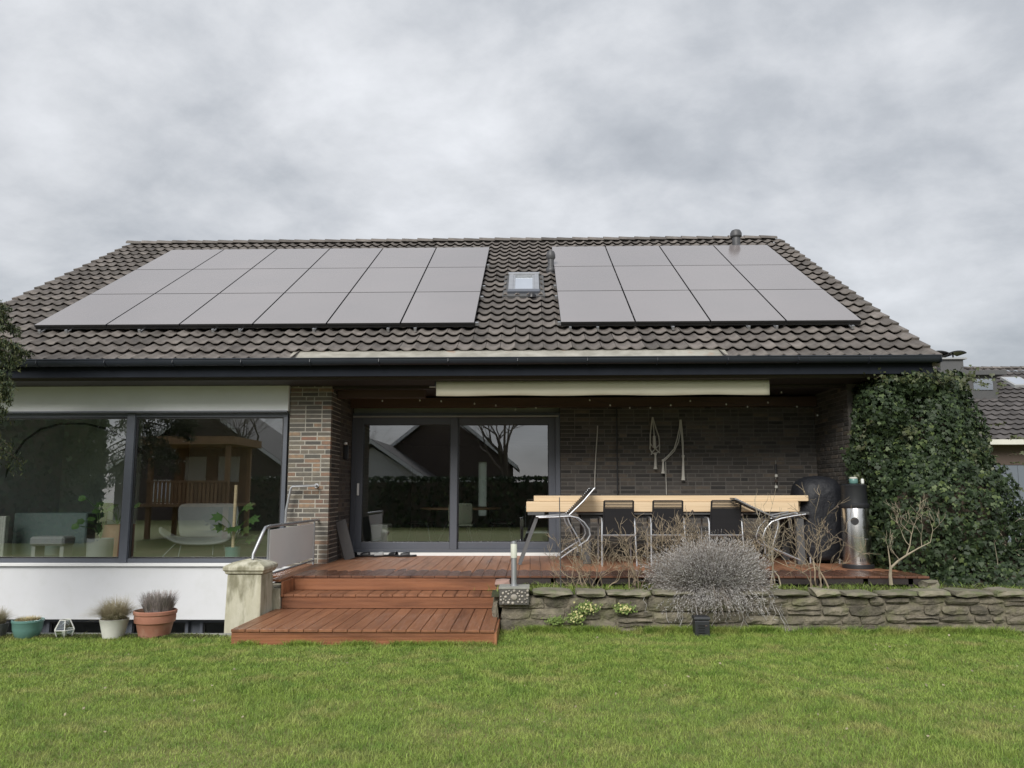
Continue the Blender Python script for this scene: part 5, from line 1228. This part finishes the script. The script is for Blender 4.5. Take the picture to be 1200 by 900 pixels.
def houseplant(name, px, Y, ytop, ybase, potpx, potm, lab, n, sz, leafm='leaf', pole=None, spread=.25, seed=1):
    random.seed(seed); c = view(px, ybase, Y); zt = view(px, ytop, Y).z; rp_ = potpx/FPX*Y/2; root = empty(name, (c.x, Y, .42), lab, 'house plant')
    ph_ = view(px, ybase-potpx*.85, Y).z; z0 = .43
    b = MB(); b.lathe([(rp_*.8, z0), (rp_*.95, z0+.02), (rp_, ph_), (rp_*.9, ph_), (rp_*.85, ph_-.04)], (c.x, Y, 0), 20); b.build('pot', M[potm], root, smooth=True)
    if pole: b = MB(); b.tube([(c.x, Y, ph_-.05), (c.x+.01, Y, view(px, pole, Y).z)], .026, 8); b.build('moss_pole', M['pine'], root)
    sb_ = MB(); lf = []
    for i in range(n):
        a = random.uniform(-1, 1); tip = Vector((c.x+a*spread, Y+random.uniform(-.15, .1), random.uniform(ph_+.08, zt)))
        sb_.tube([(c.x, Y, ph_), ((c.x*.6+tip.x*.4), Y, tip.z*.75+ph_*.25), tip], .006, 5)
        o_l = MB(); k_ = 9; dr = Vector((a, -.4, -.2)).normalized(); sd2 = dr.cross(Vector((0, -.8, .6))).normalized(); nrm = dr.cross(sd2)
        vs = [tip]
        for j in range(k_*2+1):
            an = -math.pi+2*math.pi*j/(k_*2); rr = sz*(.55+.45*math.cos(an))*(1 if j % 2 else .62 if sz > .1 and abs(an) < 2.2 else .9)*random.uniform(.9, 1.05)
            vs.append(tip+dr*(rr*math.cos(an)+sz*.25)+sd2*rr*math.sin(an)*1.0+nrm*(-.12*rr*abs(math.sin(an))))
        o_l.add(vs, [(0, j+1, j+2) for j in range(k_*2)]); o_l.build('leaf', M[leafm], root)
    sb_.build('stalks', M[leafm], root)
houseplant('monstera', 272, 12.45, 585, 655, 17, 'teal', 'monstera on a moss pole in a pale green pot beside the lounge chair', 8, .17, pole=568, spread=.26, seed=3)
houseplant('potted_palm', 116, 12.6, 575, 655, 29, 'grey_metal', 'thin-leaved plant in a grey pot behind the mullion', 7, .10, spread=.28, seed=5)
houseplant('potted_fern', 135, 13.6, 575, 648, 40, 'terra', 'reddish potted plant in the room corner behind the left window', 9, .12, spread=.3, seed=7)
# lounge chair: shell with winged seat on wire legs
lc = empty('lounge_chair', (-5.2, 13.0, .42), 'pale grey winged lounge chair on thin metal legs behind the right window', 'armchair')
def sheet(pts_rows, t, m, par, nm):
    b = MB(); r = len(pts_rows); c = len(pts_rows[0]); vs = [p for row in pts_rows for p in row]
    b.add(vs, [(i*c+j, i*c+j+1, (i+1)*c+j+1, (i+1)*c+j) for i in range(r-1) for j in range(c-1)]); o = b.build(nm, M[m], par, smooth='all'); q = o.modifiers.new('s', 'SOLIDIFY'); q.thickness = t; q2 = o.modifiers.new('u', 'SUBSURF'); q2.levels = 2; q2.render_levels = 2; return o
Yb = 13.3
rows_ = []
for (y_, xs, dy) in ((588, (208, 225, 243, 262, 278), 0.12), (600, (207, 225, 243, 262, 279), .06), (620, (208, 225, 243, 262, 278), .0), (630, (209, 225, 243, 262, 277), -.03)):
    rows_.append([view(x, y_, Yb+dy-(.06 if i in (0, 4) else 0)) for i, x in enumerate(xs)])
sheet(rows_, .09, 'fabric', lc, 'backrest')
rows_ = []
for (y_, Y_) in ((627, 13.25), (632, 12.95), (634, 12.7)):
    rows_.append([view(x, y_+dd, Y_) for x, dd in ((184, -10), (192, -3), (206, 5), (225, 6), (245, 6), (262, 4), (276, -3), (284, -10))])
sheet(rows_, .07, 'fabric', lc, 'seat')
for (a_, c_) in (((212, 638), (208, 655)), ((206, 636), (190, 652)), ((262, 638), (266, 655)), ((250, 636), (249, 650))): b = MB(); b.tube([view(*a_, 12.9), view(*c_, 12.85)], .009, 6); b.build('leg', M['alu'], lc)
# dining table and chairs behind the door
dt = empty('dining_table', (-1.2, 15.2, .5), 'dark round dining table behind the sliding door', 'table')
b = MB(); b.lathe([(.75, 1.20), (.77, 1.21), (.77, 1.235), (.75, 1.245)], (-1.35, 15.4, 0), 36); b.build('tabletop', M['wood_brown'], dt)
for a in range(4): b = MB(); aa = a*math.pi/2+.5; b.tube([(-1.35+.15*math.cos(aa), 15.4+.15*math.sin(aa), 1.2), (-1.35+.5*math.cos(aa), 15.4+.5*math.sin(aa), .5)], .02, 6); b.build('leg', M['black_metal'], dt)
def shell(xc, yc, rot, m, lab):
    root = empty('dining_chair', (xc, yc, .5), lab, 'chair', 'dining chairs behind the glass door', rz=rot)
    rows = [[(x, -.22-.04*(1-abs(x)/.2)+o_, z) for x in (-.22, -.12, 0, .12, .22)] for z, o_ in ((.46, .05), (.6, .0), (.75, -.03), (.84, -.05))]
    b = MB(); b.add([p for r in rows for p in r], [(i*5+j, i*5+j+1, (i+1)*5+j+1, (i+1)*5+j) for i in range(3) for j in range(4)]); o = b.build('backrest', M[m], None, origin=(0, 0, 0), smooth='all'); o.parent = root; q = o.modifiers.new('s', 'SOLIDIFY'); q.thickness = .025; q = o.modifiers.new('u', 'SUBSURF'); q.render_levels = 2; q.levels = 1
    o = MB().cbox(-.22, .22, -.2, .24, .43, .47, .015).build('seat', M[m], None, origin=(0, 0, 0)); o.parent = root
    for sx in (-1, 1):
        for sy in (-1, 1): o = MB().tube([(sx*.15, sy*.15, .43), (sx*.25, sy*.25, 0)], .012, 6).build('leg', M['black_metal'], None, origin=(0, 0, 0)); o.parent = root
shell(-1.25, 14.35, R(3), 'olive', 'olive shell chair with its back to the sliding door')
shell(-2.05, 15.2, R(80), 'black_metal', 'black dining chair at the left of the dining table')
shell(-.55, 15.3, R(-95), 'black_metal', 'black dining chair at the right of the dining table')
b = MB(); b.cbox(-2.75, -2.45, 13.75, 14.2, .5, .98, .02); b.build('white_stool', M['offwhite'], None, 'pale box stool just inside the left door leaf', 'stool', bevel=.01)
kt = empty('trolley', (.15, 14.6, .5), 'dark shelf trolley with bowls inside the right door leaf', 'trolley')
for z in (.8, 1.25): b = MB(); b.box(-.1, .5, 14.4, 14.8, z, z+.03); b.build('shelf', M['grey_metal'], kt)
for x in (-.1, .48):
    for y in (14.4, 14.78): b = MB(); b.box(x, x+.02, y, y+.02, .5, 1.25); b.build('post', M['black_metal'], kt)
b = MB(); b.lathe([(.05, 1.281), (.13, 1.33), (.14, 1.35), (.13, 1.35), (.05, 1.30)], (.05, 14.55, 0), 20); b.build('green_bowl', M['teal'], None, 'pale green bowl on the trolley inside the door', 'bowl', smooth=True)

# ------------------------------------------------------------------ neighbour's house on the right
nb = empty('neighbour_house', (18, 27, 0), 'neighbour house with dark tiled roof, roof windows and grey-blue garage behind the ivy', 'house')
ey, ez, ry, rz = 24.0, 3.05, 30.0, 6.12
ang = math.atan2(rz-ez, ry-ey)
b = MB(); b.prism([(ey, ez-.12), (ry, rz-.10), (2*ry-ey, ez-.12)], 'x', 12.2, 26); nroof = b.build('roof', M['tile_far'], nb)
pts = []; tw2, tl2 = .30, .40; g = tile_geo(tw2, tl2, .03, 6, .05, .012); sl_len = math.hypot(rz-ez, ry-ey)
for r in range(int(sl_len/tl2)+1):
    for c in range(46):
        x = 12.3+c*tw2; s = r*tl2
        if s > sl_len-.1: continue
        pts.append((x, ey+s*math.cos(ang), ez+s*math.sin(ang), random.uniform(-.01, .01)))
tile_field('roof_tiles', pts, g, ang, 'tile_far', nroof)
for i in range(38): inst(rme, 'ridge_tile', (12.4+i*.36, ry, rz), nroof, (0, 0, 0))
b = MB(); b.box(12.3, 26, ey+.35, 2*ry-ey-.4, 2.32, 2.92); b.build('upper_wall', M['nbbrick'], nb)
b = MB(); b.box(12.3, 26, ey+.37, 2*ry-ey-.42, 0, 2.32); b.build('garage_wall', M['nbgrey'], nb, label='plain grey-blue garage front')
for k in range(12): b = MB(); b.box(12.3+k*1.2, 12.3+k*1.2+.012, ey+.362, ey+.372, 0, 2.32); b.build('panel_joint', M['dark_frame'], nb)
b = MB(); b.box(12.2, 26, ey-.16, ey-.02, ez-.14, ez+.01); b.build('gutter', M['offwhite'], nb)
b = MB(); b.box(12.2, 26, ey-.02, ey+.35, ez-.16, ez-.10); b.build('soffit', M['nbbrick'], nb)
def ns(x, s, h): return Vector((x, ey+s*math.cos(ang)-h*math.sin(ang), ez+s*math.sin(ang)+h*math.cos(ang)))
def nroofwin(x0, x1, s0, s1):
    b = MB(); vs = [ns(x, s, h) for h in (0, .12) for s in (s0, s1) for x in (x0, x1)]; b.add(vs, [(0, 2, 3, 1), (4, 5, 7, 6), (0, 1, 5, 4), (2, 6, 7, 3), (0, 4, 6, 2), (1, 3, 7, 5)]); f = b.build('roof_window', M['grey_metal'], nb)
    b = MB(); b.add([ns(x0+.08, s0+.1, .125), ns(x1-.08, s0+.1, .125), ns(x1-.08, s1-.1, .125), ns(x0+.08, s1-.1, .125)], [(0, 1, 2, 3)]); b.build('pane', M['skyl'], f)
nroofwin(17.05, 17.75, 4.55, 5.45)
# flat dormer
b = MB(); b.box(12.9, 15.9, 27.1, 29.2, 4.2, 5.45); dm = b.build('dormer', M['slate'], nb); b = MB(); b.box(12.7, 16.15, 26.9, 29.3, 5.45, 5.60); b.build('dormer_roof', M['slate'], dm)
b = MB(); b.box(15.1, 15.75, 27.07, 27.10, 4.95, 5.33); b.build('dormer_window', M['skyl'], dm)
# gabled dormer at the right
b = MB(); b.prism([(16.2, 3.55), (18.2, 3.55), (18.2, 4.55), (17.4, 4.62)], 'y', 24.6, 27.0); gd = b.build('gable_dormer', M['slate'], nb)
b = MB(); b.tube([(16.15, 24.55, 3.50), (16.9, 24.55, 4.22), (17.4, 24.55, 4.64)], .035, 4); b.tube([(17.4, 24.55, 4.66), (18.3, 24.55, 4.58)], .04, 4); b.build('white_flashing', M['white_paint'], gd)
ch = MB(); ch.box(15.35, 16.2, 29.6, 30.3, 5.9, 6.42); chm = ch.build('chimney', M['slate'], nb); b = MB(); b.box(15.25, 16.3, 29.5, 30.4, 6.42, 6.48); b.build('chimney_cap', M['grey_metal'], chm)
for x, tl in ((15.45, -.15), (16.0, .12)):
    b = MB(); pts_ = []
    for i in range(7): a = math.pi*(.12+.76*i/6); pts_.append((x-.38*math.cos(a), 6.60+.16*math.sin(a)+tl*(-math.cos(a))*.3))
    low_ = [(p[0], p[1]-.04) for p in pts_][::-1]; b.prism(pts_+low_, 'y', 29.6, 30.3); b.tube([(x, 29.9, 6.47), (x, 29.9, 6.76)], .03, 6); b.build('cowl', M['black_metal'], chm)
b = MB(); b.tube([(17.9, 26, 4.9), (17.9, 26, 5.9)], .02, 6); b.build('antenna', M['grey_metal'], nb)

# ------------------------------------------------------------------ what the window panes reflect: the gardens on the other side
random.seed(31); rg = np.random.RandomState(31)
def hedge(x0, x1, y0, y1, h, lab, n, seed):
    rg = np.random.RandomState(seed); root = empty('hedge', ((x0+x1)/2, (y0+y1)/2, 0), lab, 'hedge')
    b = MB(); b.box(x0+.15, x1-.15, y0+.15, y1-.15, 0, h-.2); b.build('inner_branches', M['bark'], root)
    P, Nm = sblob(n, ((x0+x1)/2, (y0+y1)/2, h/2), ((x1-x0)/2, (y1-y0)/2, h/2), 9, rg, seed, .02, 12, .06)
    # even out over the long faces
    P[:, 0] = np.where(np.abs(P[:, 1]-(y0+y1)/2) > (y1-y0)*.40, rg.uniform(x0, x1, n), P[:, 0]); P[:, 2] = np.where(np.abs(P[:, 1]-(y0+y1)/2) > (y1-y0)*.40, rg.uniform(0, h, n), P[:, 2])
    V, F = leafcloud(P, Nm, .16, rg, 'l', .7, .6); npobj('foliage', V, F, M['ivy'], root, tuple(WL[root.name]))
hedge(-12.8, 14, -9.2, -8.2, 2.15, 'long clipped hedge at the far end of the garden', 22000, 3)
hedge(-19, -13.6, -1.6, -.4, 4.2, 'added tall dark hedge that darkens the reflection in the left window', 11000, 4)  # unseen hedge, added to give the left pane something dark to reflect
def gable_house(x0, x1, y, d, zw, zr, wallm, lab, xr=None):
    root = empty('far_house', ((x0+x1)/2, y, 0), lab, 'house'); xm = xr if xr is not None else (x0+x1)/2
    b = MB(); b.prism([(x0, 0), (x1, 0), (x1, zw), (xm, zr-.2), (x0, zw)], 'y', y-d, y); b.build('wall', M[wallm], root)
    b = MB(); o_ = .45; t = .22; sl_ = (zr-zw)/(xm-x0); s2_ = (zr-zw)/(x1-xm)
    b.prism([(x0-o_, zw-o_*sl_), (xm, zr), (x1+o_, zw-o_*s2_), (x1+o_, zw-o_*s2_+t), (xm, zr+t), (x0-o_, zw-o_*sl_+t)], 'y', y-d-.3, y+.4); rf = b.build('roof', M['tile_far'], root)
    b = MB(); b.prism([(x0-o_, zw-o_*sl_-.02), (xm, zr-.02), (x1+o_, zw-o_*s2_-.02), (x1+o_, zw-o_*s2_+t*.9), (xm, zr+t*.9), (x0-o_, zw-o_*sl_+t*.9)], 'y', y+.402, y+.43); b.build('verge', M['white_paint'], root)
    for xx in (x0+(x1-x0)*.28, x0+(x1-x0)*.68):
        b = MB(); b.box(xx-.5, xx+.5, y+.0, y+.06, 1.0, 2.2); f = b.build('window', M['white_paint'], root); b = MB(); b.box(xx-.42, xx+.42, y+.061, y+.07, 1.08, 2.12); b.build('pane', M['skyl'], f)
    return root, rf
gable_house(-10.6, -5.6, -14, 9, 2.3, 4.0, 'housewhite', 'white gabled garage house across the garden')
h2, rf = gable_house(-9.2, -1.2, -20, 9, 3.2, 6.4, 'nbbrick', 'brown brick gabled house across the garden')
h3, rf = gable_house(-23, -13.5, -20, 9, 2.9, 6.2, 'nbbrick', 'dark roofed house with two chimneys across the garden')
for x in (-19.5, -17.8): b = MB(); b.box(x-.4, x+.4, -22, -21.2, 5.2, 7.1); b.build('chimney', M['nbbrick'], rf)
gable_house(2.5, 8.5, -24, 8, 2.8, 5.0, 'housewhite', 'small white house far across the garden')
def bare_tree(x, y, h, lab, seed, lean=0):
    random.seed(seed); root = empty('bare_tree', (x, y, 0), lab, 'tree', 'bare trees across the garden'); b = MB(); b.tube([(x, y, 0), (x+lean*.5, y, h*.22), (x+lean, y, h*.40)], [h*.028, h*.023, h*.018], 8); b.build('trunk', M['bark'], root)
    b = MB()
    for i in range(6): branch(b, Vector((x+lean, y, h*(.28+.02*i))), Vector((random.gauss(0, .6), random.gauss(0, .6), .9)), h*.22, h*.010, 4, .5, .18, 5, .12, .006)
    b.build('crown', M['bark'], root)
bare_tree(-1.2, -10.5, 8.2, 'bare spreading tree behind the clipped hedge', 5)
bare_tree(-12.8, -12, 7.5, 'bare tree beside the dark roofed house', 8)
bare_tree(-9.0, -16.5, 6.6, 'bare tree between the two gabled houses', 12)
# timber playhouse
ph = empty('playhouse', (-11.4, -3.6, 0), 'brown timber playhouse on stilts with a railed balcony', 'playhouse')
for x in (-12.75, -10.15):
    for y in (-2.8, -4.8): b = MB(); b.box(x-.07, x+.07, y-.07, y+.07, 0, 3.1); b.build('post', M['wood_brown'], ph)
b = MB(); b.box(-13.0, -9.95, -5.1, -2.6, 1.05, 1.15); b.build('platform', M['wood_brown'], ph)
b = MB(); b.box(-13.1, -9.85, -5.2, -2.45, 3.12, 3.38); b.build('roof_beam', M['wood_brown'], ph)
b = MB(); b.box(-12.7, -10.2, -4.9, -4.7, 1.15, 3.1); b.build('rear_wall', M['wood_brown'], ph)
b = MB(); b.box(-12.82, -10.08, -2.72, -2.64, 1.85, 1.92); b.build('rail', M['wood_brown'], ph)
pm = MB().box(-.045, .045, -.012, .012, 0, .72).build('baluster', M['wood_brown'], origin=(0, 0, 0)); pmd = pm.data; bpy.data.objects.remove(pm)
for i in range(19): inst(pmd, 'baluster', (-12.62+i*.135, -2.68, 1.14), ph)
for x0 in (-12.4, -11.2): b = MB(); b.box(x0, x0+.75, -4.70, -4.66, 1.9, 2.8); b.build('shutter', M['offwhite'], ph)
